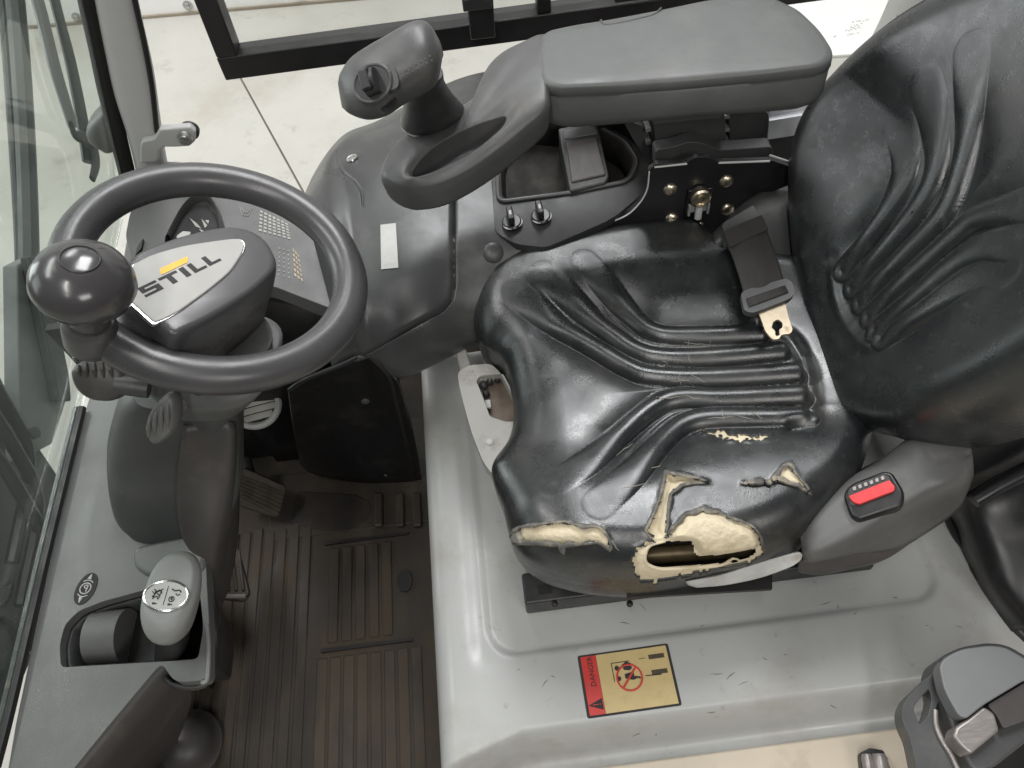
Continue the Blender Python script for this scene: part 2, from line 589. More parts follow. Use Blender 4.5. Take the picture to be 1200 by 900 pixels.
# white panel added to stand for the bright far floor, with scribbles
ZN = ZF + 0.012
nb = thing('far_floor_panel', 'white panel added for the bright far floor, with faint scribbles, between armrest and seat back', 'floor patch', at(1000, 40, ZF))
MB().prism(pts([(930, 68), (1001, 63), (1024, 55), (1050, -2), (1064, -60), (900, -60), (900, 68)], ZN), (0, 0, -0.011)).make('panel', M['white_wall'], nb, bevel=0.002)
rr = random.Random(3)
mk = MB()
for (u0, v0, n) in ((999, 26, 7), (995, 31, 6), (991, 36, 7), (976, 44, 2), (992, 41, 5)):
    for k in range(n):
        u, v = u0 + k * 2.8 + rr.uniform(-1, 1), v0 - k * 0.5 + rr.uniform(-1, 1)
        q = [at(u + dx, v + dy, ZN + 0.0008) for dx, dy in ((0, rr.uniform(-1, 1)), (rr.uniform(0.5, 1.5), rr.uniform(-1.5, 1.5)), (rr.uniform(1.5, 2.6), rr.uniform(-1.5, 1.5)))]
        mk.tube(q, 0.0012, 4)
mk.make('scribble_marks', M['print_grey'], nb)['kind'] = 'stuff'
MB().prism(pts([(1047, -4), (1052, -4), (1027, 57), (1021, 60)], ZN + 0.02), (0, 0, -0.02)).make('edge_trim', M['frame_black'], nb)
# light rear pillar
rp = thing('rear_pillar', 'pale grey cab pillar behind the seat back at the top', 'pillar', (0.75, 0.62, 0.5))
secs = []
for (ua, va, ub, vb) in ((1005, 85, 1085, 70), (1031, 35, 1103, 25), (1047, 0, 1110, -6), (1070, -50, 1130, -60)):
    A, B_ = aty(ua, va, 0.62), aty(ub, vb, 0.62)
    secs.append(((A + B_) / 2, (B_ - A) / 2, np.array([0, 0.035, 0.0])))
MB().sweep(secs, 5, 24, 2.6).make('post', M['pillar_light'], rp)
lp = [aty(u, v, 0.582) for u, v in ((1051, 18), (1062, 26), (1075, 29))]
MB().tube(cr(lp, 4), 0.0012, 6).make('seam', M['plastic_light'], rp)

# ------------------------------------------------------------------ windscreen, its pillar, wipers, mast
fp = thing('front_pillar', 'grey cab pillar with black rubber seal beside the steering wheel', 'pillar', aty(190, 205, 0.43))
secs = []
for (ua, ub, v) in ((168, 207, 240), (160, 197, 200), (148, 189, 150), (132, 182, 100), (121, 171, 50), (111, 160, 0), (100, 149, -60)):
    A, B_ = aty(ua, v, 0.43), aty(ub, v - (ub - ua) * 0.13, 0.43)
    secs.append(((A + B_) / 2, (B_ - A) / 2, np.array([0.0, 0.028, 0.016])))
MB().sweep(secs, 4, 28, 3.0).make('post', M['pillar_grey'], fp)
sl = [aty(u, v, 0.425) for u, v in ((154, 225), (147, 195), (136, 150), (124, 100), (114, 50), (103, 0), (92, -60))]
MB().tube(cr(sl, 4), 0.012, 10, flat=1.2).make('rubber_seal', M['seal'], fp)
sr = [aty(u, v, 0.40) for u, v in ((184, 155), (178, 100), (169, 50), (158, 0), (147, -60))]
MB().tube(cr(sr, 4), 0.0035, 8).make('rubber_lip', M['seal'], fp)
# door hinge bracket on the pillar
hg = MB()
h0 = [aty(u, v, 0.39) for u, v in ((164, 172), (166, 166), (180, 163), (187, 152), (210, 150), (222, 149), (229, 155), (229, 166), (222, 172), (205, 173), (192, 173), (186, 178), (185, 190), (164, 192))]
hg.prism(h0, (0, 0.012, 0))
hg.make('hinge_bracket', M['pillar_grey'], fp, bevel=0.003)
p = aty(217, 161, 0.387)
MB().lathe([(0.010, 0), (0.010, 0.004), (0.006, 0.006), (0.006, 0.009), (0.002, 0.010)], p, (0, -1, 0.1), 18).make('hinge_bolt', M['steel'], fp)
p = aty(222, 155, 0.405)
MB().lathe([(0.013, 0), (0.013, 0.008)], p, (0, 1, 0), 18).make('hinge_washer', M['plastic_dark'], fp)

ws = thing('windscreen', 'greenish front windscreen glass beside the dashboard, far left', 'windscreen', (-0.58, 0, 0.43))
gl0, gl1 = at(8, 850, 0.425), at(96, 480, 0.425)
gt0 = gl0 + np.array([0.30, 0, 0.95])
base_n = gl0 + (gl0 - gl1) * 0.5
base_f = aty(152, 220, 0.425)
top_f = aty(94, -60, 0.425)
lean = (top_f - base_f) / (top_f - base_f)[2]
# the pane's near part rises along the same lean as the pillar
near_t = base_n + lean * 0.75
MB().patch([[base_n, (base_n + gl1) / 2, gl1, base_f], [near_t, near_t * 0.65 + top_f * 0.35, near_t * 0.3 + top_f * 0.7, top_f + lean * 0.35]], 6, 6).make('glass_pane', M['glass'], ws, solid=0.005)
sl = [at(-6, 900, 0.428), at(12, 830, 0.428), at(52, 660, 0.428), at(96, 478, 0.428)]
MB().tube(cr(sl, 6), 0.0055, 8).make('rubber_seal', M['seal'], ws)
sl = [at(-15, 900, 0.43), at(4, 830, 0.43), at(44, 660, 0.43), at(89, 478, 0.43)]
MB().tube(cr(sl, 6), 0.0035, 8).make('glass_edge', mat('glass_edge', (0.05, 0.058, 0.053), 0.35, 0.3, 40, dirt=DUST, da=0.5, ds=60), ws)

XW = -0.72
wp = thing('wiper', 'grey windscreen wiper arm with bent tip outside the glass', 'wiper', atx(110, 212, XW))


def strip(name, pxs, x, w, par, m, up=(1, 0, 0), n=8, flat=0.5):
    P = cr([atx(u, v, x) for u, v in pxs], 4)
    return MB().tube(P, w, n, flat=flat, up=up).make(name, m, par)


strip('arm', [(45, -90), (64, 0), (82, 70), (96, 140), (104, 190)], XW, [0.014, 0.014, 0.016, 0.017], wp, M['mast'])
strip('blade', [(24, -60), (44, 0), (63, 75), (76, 118), (86, 150)], XW - 0.05, [0.017, 0.017, 0.014], wp, M['plastic_light'])
strip('hook', [(82, 142), (88, 158), (98, 162), (108, 170), (112, 192), (108, 210)], XW + 0.01, [0.006, 0.010, 0.014, 0.012, 0.008], wp, M['plastic_dark'])
wk = thing('mirror_bracket', 'small grey rubber stop outside the glass beside the black seal', 'bracket', aty(122, 150, 0.5))
MB().sweep([(aty(128, 122, 0.5), np.array([0.008, 0, 0]), np.array([0, .02, 0])), (aty(122, 138, 0.5), np.array([0.022, 0, 0]), np.array([0, .025, 0])), (aty(122, 156, 0.5), np.array([0.025, 0, 0]), np.array([0, .025, 0])), (aty(130, 170, 0.5), np.array([0.012, 0, 0]), np.array([0, .02, 0]))], 4, 20).make('rubber_body', M['plastic_mid'], wk)

mt = thing('lift_mast', 'dark lifting mast rails in front of the windscreen, far left', 'mast', (-0.98, 0.1, -0.2))
XM = -0.98
strip('rail', [(10, -60), (18, 0), (28, 130), (34, 290), (30, 420), (24, 560)], XM, 0.020, mt, M['mast'], flat=1)
strip('chain_rail', [(-2, -60), (2, 0), (14, 160), (22, 300), (22, 420)], XM - 0.03, 0.008, mt, M['mast'], flat=1)


def slabx(name, px, x, t, m, par, bev=0.004):
    return MB().prism([atx(u, v, x) for u, v in px], (-t, 0, 0)).make(name, m, par, bevel=bev)


slabx('cross_plate', ((20, 310), (40, 300), (70, 400), (78, 470), (62, 520), (24, 540)), XM + 0.06, 0.03, mat('mast_plate', (0.16, 0.17, 0.165), 0.5, 0.15, 9, dirt=DUST, da=0.3), mt)
slabx('side_plate', ((-80, 420), (0, 440), (30, 500), (70, 560), (60, 720), (0, 860), (-120, 900)), XM + 0.02, 0.04, M['mast'], mt)
slabx('lower_plate', ((34, 300), (52, 300), (82, 440), (84, 470), (70, 470)), XM + 0.08, 0.02, M['mast'], mt)
for k, (u, v) in enumerate(((-6, 470), (4, 520), (12, 575))):
    strip('hose', [(u - 30, v - 60), (u + 10, v), (u + 40, v + 70), (u + 20, v + 190)], XM + 0.06 + 0.01 * k, 0.012, mt, M['seal'], flat=1)
p = atx(38, 508, XM + 0.07)
MB().lathe([(0.012, 0), (0.012, 0.008), (0.004, 0.01)], p, (1, 0, 0.3), 12).make('bolt', M['mast'], mt)


# ------------------------------------------------------------------ helpers that lay small pieces on a surface
from mathutils.bvhtree import BVHTree


def tree(mb):
    return BVHTree.FromPolygons([Vector(v) for v in mb.v], mb.f)


def hit(bt, u, v):
    d = ray(u, v)
    p, n, i, t = bt.ray_cast(Vector(CAM), Vector(nrm(d)))
    if p is None:
        p, n, i, t = bt.find_nearest(Vector(at(u, v, 0.45)))
    n = np.array(n)
    if n @ (CAM - np.array(p)) < 0:
        n = -n
    return np.array(p), n


def stick(bt, px, h=0.0008, t=0.001):
    """outline lying on a surface, as a thin prism"""
    H = [hit(bt, u, v) for u, v in px]
    n = nrm(sum(q[1] for q in H))
    P = np.array([q[0] + q[1] * h for q in H])
    return MB().prism(P, -n * t)


def drape(bt, a, b, c, d, h=0.0012, n=10):
    G = []
    for i in range(n):
        r_ = []
        for j in range(n):
            s_, t_ = i / (n - 1), j / (n - 1)
            u = (a[0] * (1 - t_) + b[0] * t_) * (1 - s_) + (d[0] * (1 - t_) + c[0] * t_) * s_
            v = (a[1] * (1 - t_) + b[1] * t_) * (1 - s_) + (d[1] * (1 - t_) + c[1] * t_) * s_
            p, nn = hit(bt, u, v)
            r_.append(p + nn * h)
        G.append(r_)
    return MB().grid(np.array(G))


def dome(p, n, r, h, seg=18):
    pr = [(r * math.cos(a), h * math.sin(a)) for a in np.linspace(0, 1.45, 6)]
    return MB().lathe([(r, -0.003)] + pr, p, n, seg)


# ------------------------------------------------------------------ floor mat and pedals
cf = MB().box((0.1, -0.1, -0.03), (1.6, 1.15, 0.04)).make('cab_floor', M['rubber_dark'])
cf['kind'] = 'structure'
fm = thing('floor_mat', 'brown ribbed rubber mat on the cab floor, worn and dusty', 'floor mat', (-0.36, -0.1, -0.01))
mx = MB().box((-0.37, -0.18, -0.004), (0.52, 0.86, 0.008)).make('mat_base', M['rubber'], fm, bevel=0.002)


def rib(x, y0, y1, w, h, m):
    return MB().box((x, (y0 + y1) / 2, h / 2), (w, y1 - y0, h)).make('rib', m, fm, bevel=0.003, seg=2)


yA, yB = at(430, 632, 0)[1], at(430, 757, 0)[1]      # hatch edges
yF = at(330, 618, 0)[1]
rx = random.Random(8)
for k in range(11):                                   # long ribs, left half of the mat
    x = -0.605 + k * 0.0215
    rib(x + 0.004 * rx.uniform(-1, 1) * 0.3, -0.62, yF + rx.uniform(-0.008, 0.004), 0.0160, 0.0032, M['rubber'])
xh0, xh1 = at(383, 700, 0)[0], at(478, 700, 0)[0]
for k in range(5):                                    # ribs on the hatch
    x = xh0 + 0.012 + k * 0.0225
    rib(x, yB + 0.012, yA - 0.010, 0.0160, 0.0038, M['rubber'])
for k in range(8):                                    # worn ribs in front of the seat box
    x = xh0 - 0.004 + k * 0.0215
    rib(x, -0.62, yB - 0.012, 0.0168, 0.0034, M['rubber_worn'])
for y in (yA, yB):
    MB().box(((xh0 + xh1) / 2, y, 0.001), (xh1 - xh0 + 0.012, 0.004, 0.006)).make('hatch_edge', M['seal'], fm)
hc = [at(u, v, 0.004) for u, v in ((470, 668), (480, 668), (484, 682), (478, 694), (468, 692), (464, 680))]
MB().prism(rnd(hc, 0.01), (0, 0, -0.006)).make('finger_hole', M['seal'], fm)
fp_ = [at(u, v, 0.006) for u, v in ((337, 612), (348, 574), (420, 578), (436, 590), (432, 606), (412, 622), (380, 622))]
fp_ = [p - np.array([0, 0, 0.003]) for p in fp_]
MB().prism(rnd(fp_, [0.01, 0.01, 0.03, 0.03, 0.03, 0.03, 0.02]), (0, 0, -0.010)).make('heel_pad', M['rubber_dark'], fm, bevel=0.003)
fd = MB().box((-0.30, 0.10, -0.003), (0.32, 0.13, 0.009))
fd.make('worn_strip', M['rubber'], fm, bevel=0.002)
for u in (443, 468, 488):
    q0, q1 = at(u, 618, 0.006), at(u + 1, 578, 0.006)
    MB().box((q0 + q1) / 2, (0.016, abs(q1[1] - q0[1]), 0.01)).make('stud', M['rubber'], fm, bevel=0.004)

pd = thing('pedal', 'ribbed brown foot pedal at the far end of the cab floor', 'pedal', at(300, 590, 0.03))
o_ = at(300, 590, 0.05)
pn = nrm((0.25, -0.55, 0.8))
P = [onpl(u, v, o_, pn) for u, v in ((276, 560), (284, 547), (336, 570), (326, 608), (274, 592), (268, 575))]
MB().prism(rnd(P, 0.008), -pn * 0.014).make('pedal_plate', M['rubber'], pd, bevel=0.003)
for k in range(6):
    a = onpl(276 + 1.5 * k, 566 + 5 * k - 10, o_, pn)
    b = onpl(333 - 1.2 * k, 578 + 5 * k, o_, pn)
    MB().tube([a + pn * 0.001, b + pn * 0.001], 0.003, 6).make('grip_rib', M['rubber_worn'], pd)
MB().tube([o_ - pn * 0.008, o_ + np.array([-0.02, 0.08, 0.02])], 0.012, 10).make('pedal_arm', M['seal'], pd)

pd = thing('pedal', 'worn pedal with pale edge low between steering column and mat', 'pedal', at(275, 690, 0.08))
P = [at(u, v, 0.10) for u, v in ((250, 640), (278, 640), (292, 694), (284, 704), (252, 700))]
MB().prism(rnd(P, 0.006), (0, 0, -0.012)).make('pedal_plate', M['rubber_worn'], pd, bevel=0.003)
for k in range(4):
    MB().tube([at(256 + 8 * k, 646, 0.101), at(260 + 8.5 * k, 692, 0.101)], 0.0028, 6).make('grip_rib', M['rubber'], pd)
MB().tube([at(256, 699, 0.099), at(288, 699, 0.099)], 0.004, 8).make('worn_edge', M['worn_metal'], pd)
MB().tube([at(255, 690, 0.09), at(235, 640, 0.16)], 0.014, 10).make('pedal_arm', M['seal'], pd)

bt_ = thing('rubber_boot', 'round dark rubber boot on the floor beside the dashboard base', 'boot', at(217, 880, 0.0))
bp_ = at(217, 872, 0.03)
MB().lathe([(0.052, -0.03), (0.050, -0.012), (0.044, -0.006), (0.040, 0.004), (0.030, 0.018), (0.016, 0.025), (0.004, 0.027)], bp_, (0.15, -0.1, 1), 32).make('boot_body', M['brown_grey'], bt_)

# ------------------------------------------------------------------ dashboard
ds_ = thing('dashboard', 'grey plastic dashboard with brake recess and instrument panel along the windscreen', 'dashboard', (-0.5, 0, 0.0))
ZD = 0.42
out = pts([(2, 945), (18, 850), (58, 660), (101, 478), (130, 385), (152, 262), (240, 300), (215, 420), (230, 560), (238, 600), (240, 629), (243, 690), (246, 740), (243, 797), (205, 800), (189, 777), (172, 797), (130, 847), (87, 900), (48, 945)], ZD)
hole = pts([(71, 782), (70, 755), (76, 732), (92, 716), (120, 705), (164, 693), (215, 680), (234, 694), (238, 735), (232, 772), (189, 775)], ZD)
hole = rnd(hole, 0.006, 3)
dk = plate(rnd(out, [0, 0, 0, 0, 0, 0, 0, .02, 0, 0, .012, 0, 0, .008, .01, .008, .01, 0, 0, 0], 4), [hole], 0.02)
dk.make('deck', M['plastic_dash'], ds_, bevel=0.006, seg=3)
# wall of the recess
hw = np.array(hole)
G = np.stack([hw - [0, 0, 0.012], hw - [0, 0, 0.05], (hw - hw.mean(0)) * 0.94 + hw.mean(0) - [0, 0, 0.10]])
m_ = MB().grid(G, wrapc=True)
m_.prism(G[2], (0, 0, -0.004))
m_.make('recess', M['plastic_dark'], ds_, solid=0.004)
# side face below the deck edge
top = [(189, 779), (172, 799), (130, 849), (87, 902), (48, 947), (10, 990)]
r0 = pts(top, ZD - 0.004)
r1 = [p + np.array([0.008, 0.0, -0.012]) for p in r0]
r2 = [p + np.array([0.006, 0.0, -0.05]) for p in r0]
r3 = [p + np.array([-0.035, 0.0, -0.16]) for p in r0]
r4 = [np.array([p[0] - 0.17, p[1], 0.0]) for p in r0]
MB().patch([r0, r1, r2, r3, r4], 5, 5).make('side_panel', M['brown_grey'], ds_, solid=0.006)
rt = pts([(228, 560), (238, 600), (241, 629), (244, 690), (247, 740), (244, 797), (206, 801), (190, 780)], ZD - 0.015)
rb = [np.array([p[0] - (0.16 if i < 5 else 0.24), p[1] + (0.0 if i < 4 else 0.10), 0.0]) for i, p in enumerate(rt)]
rm = [p + np.array([-0.02 if i < 5 else -0.05, 0 if i < 4 else 0.03, -0.06]) for i, p in enumerate(rt)]
MB().patch([rt, rm, rb], 5, 5).make('under_panel', M['plastic_dark'], ds_, solid=0.005)
e_ = pts([(243, 733), (244.5, 760), (243, 795), (236, 800)], ZD + 0.001)
MB().tube(cr(e_, 4), 0.0022, 8).make('edge_shine', M['plastic_light'], ds_)  # pale tube that paints the shine along the recess edge
# raised nose in front of the column
nz = pts([(156, 640), (238, 622), (243, 632), (238, 668), (172, 676), (154, 662)], ZD + 0.006)
MB().prism(rnd(nz, 0.012), (0, 0, -0.02)).make('raised_pad', M['plastic_dash'], ds_, bevel=0.006)
# parking brake symbol
dt = tree(dk)
p, n = hit(dt, 101, 690)
e1 = nrm(hit(dt, 108, 676)[0] - hit(dt, 95, 704)[0])
e2 = np.cross(n, e1)


def disc(c, n, e1, e2, ra, rb_, t, k=28):
    return MB().prism([c + e1 * ra * math.cos(a) + e2 * rb_ * math.sin(a) for a in np.arange(k) * 2 * math.pi / k], -n * t)


lab = disc(p + n * 0.0012, n, e1, e2, 0.0185, 0.0115, 0.002).make('brake_symbol', M['ink'], ds_)
sm = MB()
c = p + n * 0.0016
sm.tube([c + e1 * 0.0062 * math.cos(a) + e2 * 0.0062 * math.sin(a) for a in np.arange(24) * 2 * math.pi / 24], 0.0007, 6, closed=True)
for s in (-1, 1):
    sm.tube([c + e1 * s * 0.009 + e2 * 0.0045 * q for q in np.linspace(-1, 1, 5)] if False else [c + e1 * (s * 0.0095 - s * 0.0022 * q * q) + e2 * 0.006 * q for q in np.linspace(-1, 1, 7)], 0.0006, 6)
    sm.tube([c + e1 * s * 0.0105, c + e1 * s * 0.0165], [0.0024, 0.0005], 8)
b0 = c - e2 * 0.002
sm.tube([b0 - e1 * 0.0036, b0 + e1 * 0.0036], 0.0007, 6)
sm.tube([b0 + e1 * 0.0036, b0 + e1 * 0.0036 + e2 * 0.003, b0 + e1 * 0.002 + e2 * 0.0044, b0 + e1 * 0.0004 + e2 * 0.003, b0 + e1 * 0.0002], 0.0007, 6)
sm.make('symbol_print', M['white_label'], lab)
# instrument panel
IO, IN = at(260, 250, 0.50), nrm((0.22, -0.16, 1))


def ip(l, h=0.0):
    return [onpl(u, v, IO + IN * h, IN) for u, v in l]


pan = rnd(ip([(147, 276), (152, 250), (172, 214), (190, 189), (236, 191), (300, 206), (352, 228), (364, 245), (378, 300), (389, 362), (322, 336), (240, 320), (160, 330)]), 0.008)
MB().prism(pan, -IN * 0.03).make('instrument_panel', M['plastic_mid'], ds_, bevel=0.006)
# hooded round display
arc = ip([(196, 284), (204, 268), (213, 252), (222, 241), (232, 234), (243, 233), (251, 240), (257, 252), (261, 268), (262, 285)], 0.004)
arc = cr(arc, 4)
arc2 = (arc - arc.mean(0)) * 0.9 + arc.mean(0)
G = np.stack([arc2 - IN * 0.004, arc2 + IN * 0.012, (arc + arc2) / 2 + IN * 0.015, arc + IN * 0.012, (arc - arc.mean(0)) * 1.12 + arc.mean(0) - IN * 0.005])
hd = MB().grid(G).make('display_hood', M['plastic_mid'], ds_)
fa = np.array(ip([(200, 284), (206, 268), (217, 250), (231, 241), (243, 241), (252, 252), (257, 268), (258, 290), (225, 296)], 0.0025))
fc = MB().prism(fa, -IN * 0.003).make('display_face', M['ink'], ds_)
mk = MB()
for q in ([(222, 255), (231, 262), (236, 268), (229, 265)], [(236, 256), (243, 264), (240, 267)], [(233, 268), (242, 272), (238, 274)], [(240, 258), (244, 262), (245, 258)]):
    mk.prism(ip(q, 0.0036), -IN * 0.001)
mk.make('display_symbols', M['print_grey'], fc)
mk = MB().prism(ip([(206, 276), (214, 270), (224, 271), (221, 280), (208, 284)], 0.010), -IN * 0.010).make('display_button', M['pillar_light'], ds_, bevel=0.002)
knb = ip([(160, 290), (166, 281), (168, 279), (166, 290), (158, 300)], 0.006)
MB().prism(knb, -IN * 0.01).make('switch', M['plastic_dark'], ds_, bevel=0.001)
# print of the indicator field
g1, g2 = MB(), MB()


def quadcells(g, c00, c10, c01, c11, nu, nv, fill, h):
    c00, c10, c01, c11 = map(np.array, (c00, c10, c01, c11))
    for i in range(nu):
        for j in range(nv):
            q = []
            for du, dv in ((0, 0), (fill, 0), (fill, fill), (0, fill)):
                s, t = (i + du) / nu, (j + dv) / nv
                q.append((c00 * (1 - s) + c10 * s) * (1 - t) + (c01 * (1 - s) + c11 * s) * t)
            g.prism(ip(q, h), -IN * 0.0006)


quadcells(g1, (305, 246), (339, 263), (303, 272), (343, 282), 7, 6, 0.62, 0.0010)
quadcells(g2, (343, 290), (351, 300), (345, 325), (357, 333), 3, 6, 0.65, 0.0010)
quadcells(g1, (327, 290), (342, 294), (326, 326), (344, 331), 3, 7, 0.25, 0.0010)
g1.tube(ip([(281, 243), (284, 252), (291, 253), (295, 245)], 0.001), 0.0005, 5)
g1.tube(ip([(283, 243), (286, 249), (290, 249), (293, 245)], 0.001), 0.0005, 5)
g1.make('indicator_print', M['print_grey'], ds_)
g2.make('symbol_print', M['print_warm'], ds_)
# dark underside with round air vent
pu = [onpl(u, v, IO - IN * 0.02, IN) for u, v in ((200, 330), (322, 338), (390, 364))]
pb = [np.array([p[0] - 0.01, 0.19, 0.30]) for p in pu]
pc = [np.array([p[0] - 0.01, 0.20, 0.0]) for p in pu]
MB().patch([pu, pb, pc], 5, 5).make('knee_panel', M['black_gloss'], ds_, solid=0.005)
kw = MB().box((-0.47, 0.215, 0.21), (0.36, 0.012, 0.42))
kw.make('kick_wall', M['black_gloss'], ds_)
vt = thing('air_vent', 'round white rimmed air vent low behind the steering wheel', 'vent', aty(297, 473, 0.185))
vo, vn = aty(297, 472, 0.185), nrm((0.12, -0.75, 0.66))
MB().lathe([(0.045, -0.006), (0.045, 0.003), (0.042, 0.006), (0.036, 0.006), (0.034, 0.002), (0.034, -0.006)], vo, vn, 40, cap=False).make('vent_ring', M['white_label'], vt)
MB().lathe([(0.036, -0.005), (0.036, -0.008)], vo, vn, 30).make('vent_back', M['seal'], vt)
ve = nrm(np.cross(vn, [0, 0, 1]))
vw = np.cross(vn, ve)
for k in range(-2, 3):
    hl = math.sqrt(0.034 ** 2 - (0.012 * k) ** 2)
    MB().box(vo + vw * 0.012 * k, (2 * hl, 0.0105, 0.0014), [ve, nrm(vw + vn * 0.5), np.cross(ve, nrm(vw + vn * 0.5))]).make('vent_slat', M['lever_grey'], vt)

# ------------------------------------------------------------------ steering column
sc = thing('steering_column', 'grey plastic steering column shroud standing on the dashboard', 'steering column', (-0.36, 0.0, ZD))


def hsec(ua, va, ub, vb, z, dep, lift=0.0):
    A, B_ = at(ua, va, z), at(ub, vb, z)
    ax = (B_ - A) / 2
    per = nrm(np.cross([0, 0, 1], ax)) * dep + np.array([0, 0, lift])
    return ((A + B_) / 2 + per * 0.9, ax, per)


MB().sweep([hsec(150, 478, 270, 470, 0.585, 0.045), hsec(130, 500, 276, 492, 0.56, 0.05), hsec(118, 545, 277, 530, 0.51, 0.055), hsec(119, 590, 277, 575, 0.47, 0.055), hsec(126, 622, 275, 610, 0.44, 0.055), hsec(142, 636, 262, 625, 0.422, 0.05)], 5, 36, 3.4).make('shroud', M['plastic'], sc)
# right flank running down to the floor
fl_ = [[at(216, 500, 0.565), at(250, 492, 0.555), at(274, 495, 0.545), at(280, 490, 0.50)],
       [at(207, 570, 0.50), at(246, 560, 0.50), at(272, 560, 0.485), at(281, 556, 0.43)],
       [at(212, 625, 0.45), at(243, 640, 0.44), at(262, 645, 0.41), at(279, 630, 0.34)],
       [at(230, 660, 0.40), at(240, 700, 0.36), at(254, 705, 0.32), at(268, 690, 0.25)],
       [at(236, 700, 0.34), at(240, 728, 0.31), at(246, 728, 0.28), at(252, 725, 0.20)]]
MB().patch(fl_, 6, 6).make('flank_cover', M['brown_grey'], sc, solid=0.006)
cs = [hsec(150, 446, 300, 452, 0.630, 0.036), hsec(140, 446, 312, 456, 0.624, 0.050), hsec(160, 470, 304, 478, 0.61, 0.046), hsec(190, 492, 290, 488, 0.585, 0.036)]
MB().sweep(cs, 5, 36, 2.8).make('collar', M['plastic_mid'], sc)
s0 = at(306, 392, 0.63)
MB().sweep([(at(284, 392, 0.66), np.array([0.026, 0, -0.01]), np.array([0, 0.030, 0])), (at(286, 412, 0.635), np.array([0.026, 0, -0.01]), np.array([0, 0.030, 0]))], 3, 32, 2.2).make('column_ring', M['plastic_mid'], sc)


def paddle(name, px, o, n, t, m, ribs, par):
    P = [onpl(u, v, o, n) for u, v in px]
    P = cr(P, 4, closed=True)
    c = P.mean(0)
    R = [(P - c) * 0.8 + c + n * 0.0, (P - c) * 0.93 + c + n * -0.003, P - n * 0.010, (P - c) * 0.95 + c - n * 0.018, (P - c) * 0.8 + c - n * 0.021]
    b = MB().loft(R, 1)
    o_ = b.make(name, m, par, sharp=50)
    rb_ = MB()
    for (u0, v0, u1, v1) in ribs:
        rb_.tube([onpl(u0, v0, o, n) - n * 0.0005, onpl((u0 + u1) / 2, (v0 + v1) / 2, o, n) + n * 0.0018, onpl(u1, v1, o, n) - n * 0.0005], [0.0012, 0.0023, 0.0012], 8)
    rb_.make('grip_ribs', m, o_)
    return o_


n1 = nrm((0.1, -0.75, 0.75))
lv = thing('column_lever', 'brown grey paddle lever with ribs below the spinner knob', 'lever', at(115, 445, 0.64))
pa = paddle('paddle', [(80, 437), (88, 427), (112, 420), (136, 424), (146, 446), (143, 464), (124, 472), (102, 469), (86, 456)], at(112, 446, 0.65), n1, 0.02, M['brown_grey'], [(92, 428, 93, 441), (101, 425, 102, 442), (110, 423, 112, 443), (119, 422, 122, 443), (128, 424, 132, 442)], lv)
MB().tube([at(136, 450, 0.64), at(175, 455, 0.63)], 0.010, 12).make('lever_stem', M['plastic'], lv)
lv = thing('column_lever', 'grey paddle lever with ribs below the steering wheel in front of the shroud', 'lever', at(188, 490, 0.62))
n2 = nrm((-0.05, -0.8, 0.6))
paddle('paddle', [(169, 508), (172, 488), (184, 470), (200, 462), (206, 480), (204, 503), (194, 517), (178, 524)], at(188, 492, 0.63), n2, 0.02, M['plastic_mid'], [(176, 489, 174, 512), (183, 482, 181, 510), (190, 476, 189, 506), (197, 472, 197, 502)], lv)
MB().tube([at(190, 490, 0.612), at(215, 470, 0.61)], 0.010, 12).make('lever_stem', M['plastic_mid'], lv)

# ------------------------------------------------------------------ steering wheel
WC = np.array([-0.2632, -0.0115, 0.7093])
WN = np.array([math.sin(0.406) * math.cos(0.03), math.sin(0.406) * math.sin(0.03), math.cos(0.406)])
WA = nrm(np.cross([0, 1, 0], WN))
WB = np.cross(WN, WA)
sw = thing('steering_wheel', 'grey steering wheel with spinner knob and pale hub badge', 'steering wheel', WC)
MB().tube([WC + 0.125 * (math.cos(a) * WA + math.sin(a) * WB) for a in np.arange(120) * 2 * math.pi / 120], 0.0172, 28, closed=True, up=WN).make('rim', M['rim'], sw)


def wp_(l, h):
    return [onpl(u, v, WC + WN * h, WN) for u, v in l]


hubo = [(140, 340), (202, 396), (236, 380), (270, 360), (300, 340), (322, 318), (325, 306), (315, 285), (300, 272), (277, 266), (250, 268), (217, 276), (180, 288), (152, 301)]
ho = resamp(rnd(wp_(hubo, 0.030), [0.006, 0.006] + [0.02] * 12, 5), 96, True)
hc_ = ho.mean(0)


def hs(k, h, sh=(0, 0, 0)):
    return (ho - hc_) * k + hc_ + WN * (h - 0.030) + np.asarray(sh)


hub = MB().loft([hs(0.90, 0.033), hs(0.97, 0.0315), hs(1.0, 0.027), hs(1.01, 0.019), hs(1.0, 0.0), hs(0.95, -0.022), hs(0.86, -0.048, WA * 0.004), hs(0.74, -0.074, WA * 0.008), hs(0.60, -0.098, WA * 0.012)], 3)
hub = hub.make('hub', M['rim'], sw, sharp=50)
bo = rnd(wp_([(140, 341), (181, 378), (206, 367), (242, 341), (270, 318), (284, 296), (287, 287), (284, 281), (276, 279), (258, 281), (217, 287), (180, 297), (153, 311)], 0.035), [.003, .004, .01, .01, .01, .008, .006, .006, .008, .01, .01, .01, .006], 4)
bc = bo.mean(0)
MB().prism((bo - bc) * 1.035 + bc - WN * 0.0012, -WN * 0.004).make('badge_rim', M['chrome'], sw, bevel=0.001)
bd = MB().prism(bo, -WN * 0.004).make('badge', M['badge'], sw, bevel=0.0012)
# lettering
lo, le = wp_([(171, 348), (261, 304)], 0.0354)
LX = nrm(le - lo)
LY = np.cross(WN, LX)
LL = np.linalg.norm(le - lo)
HT = 0.145


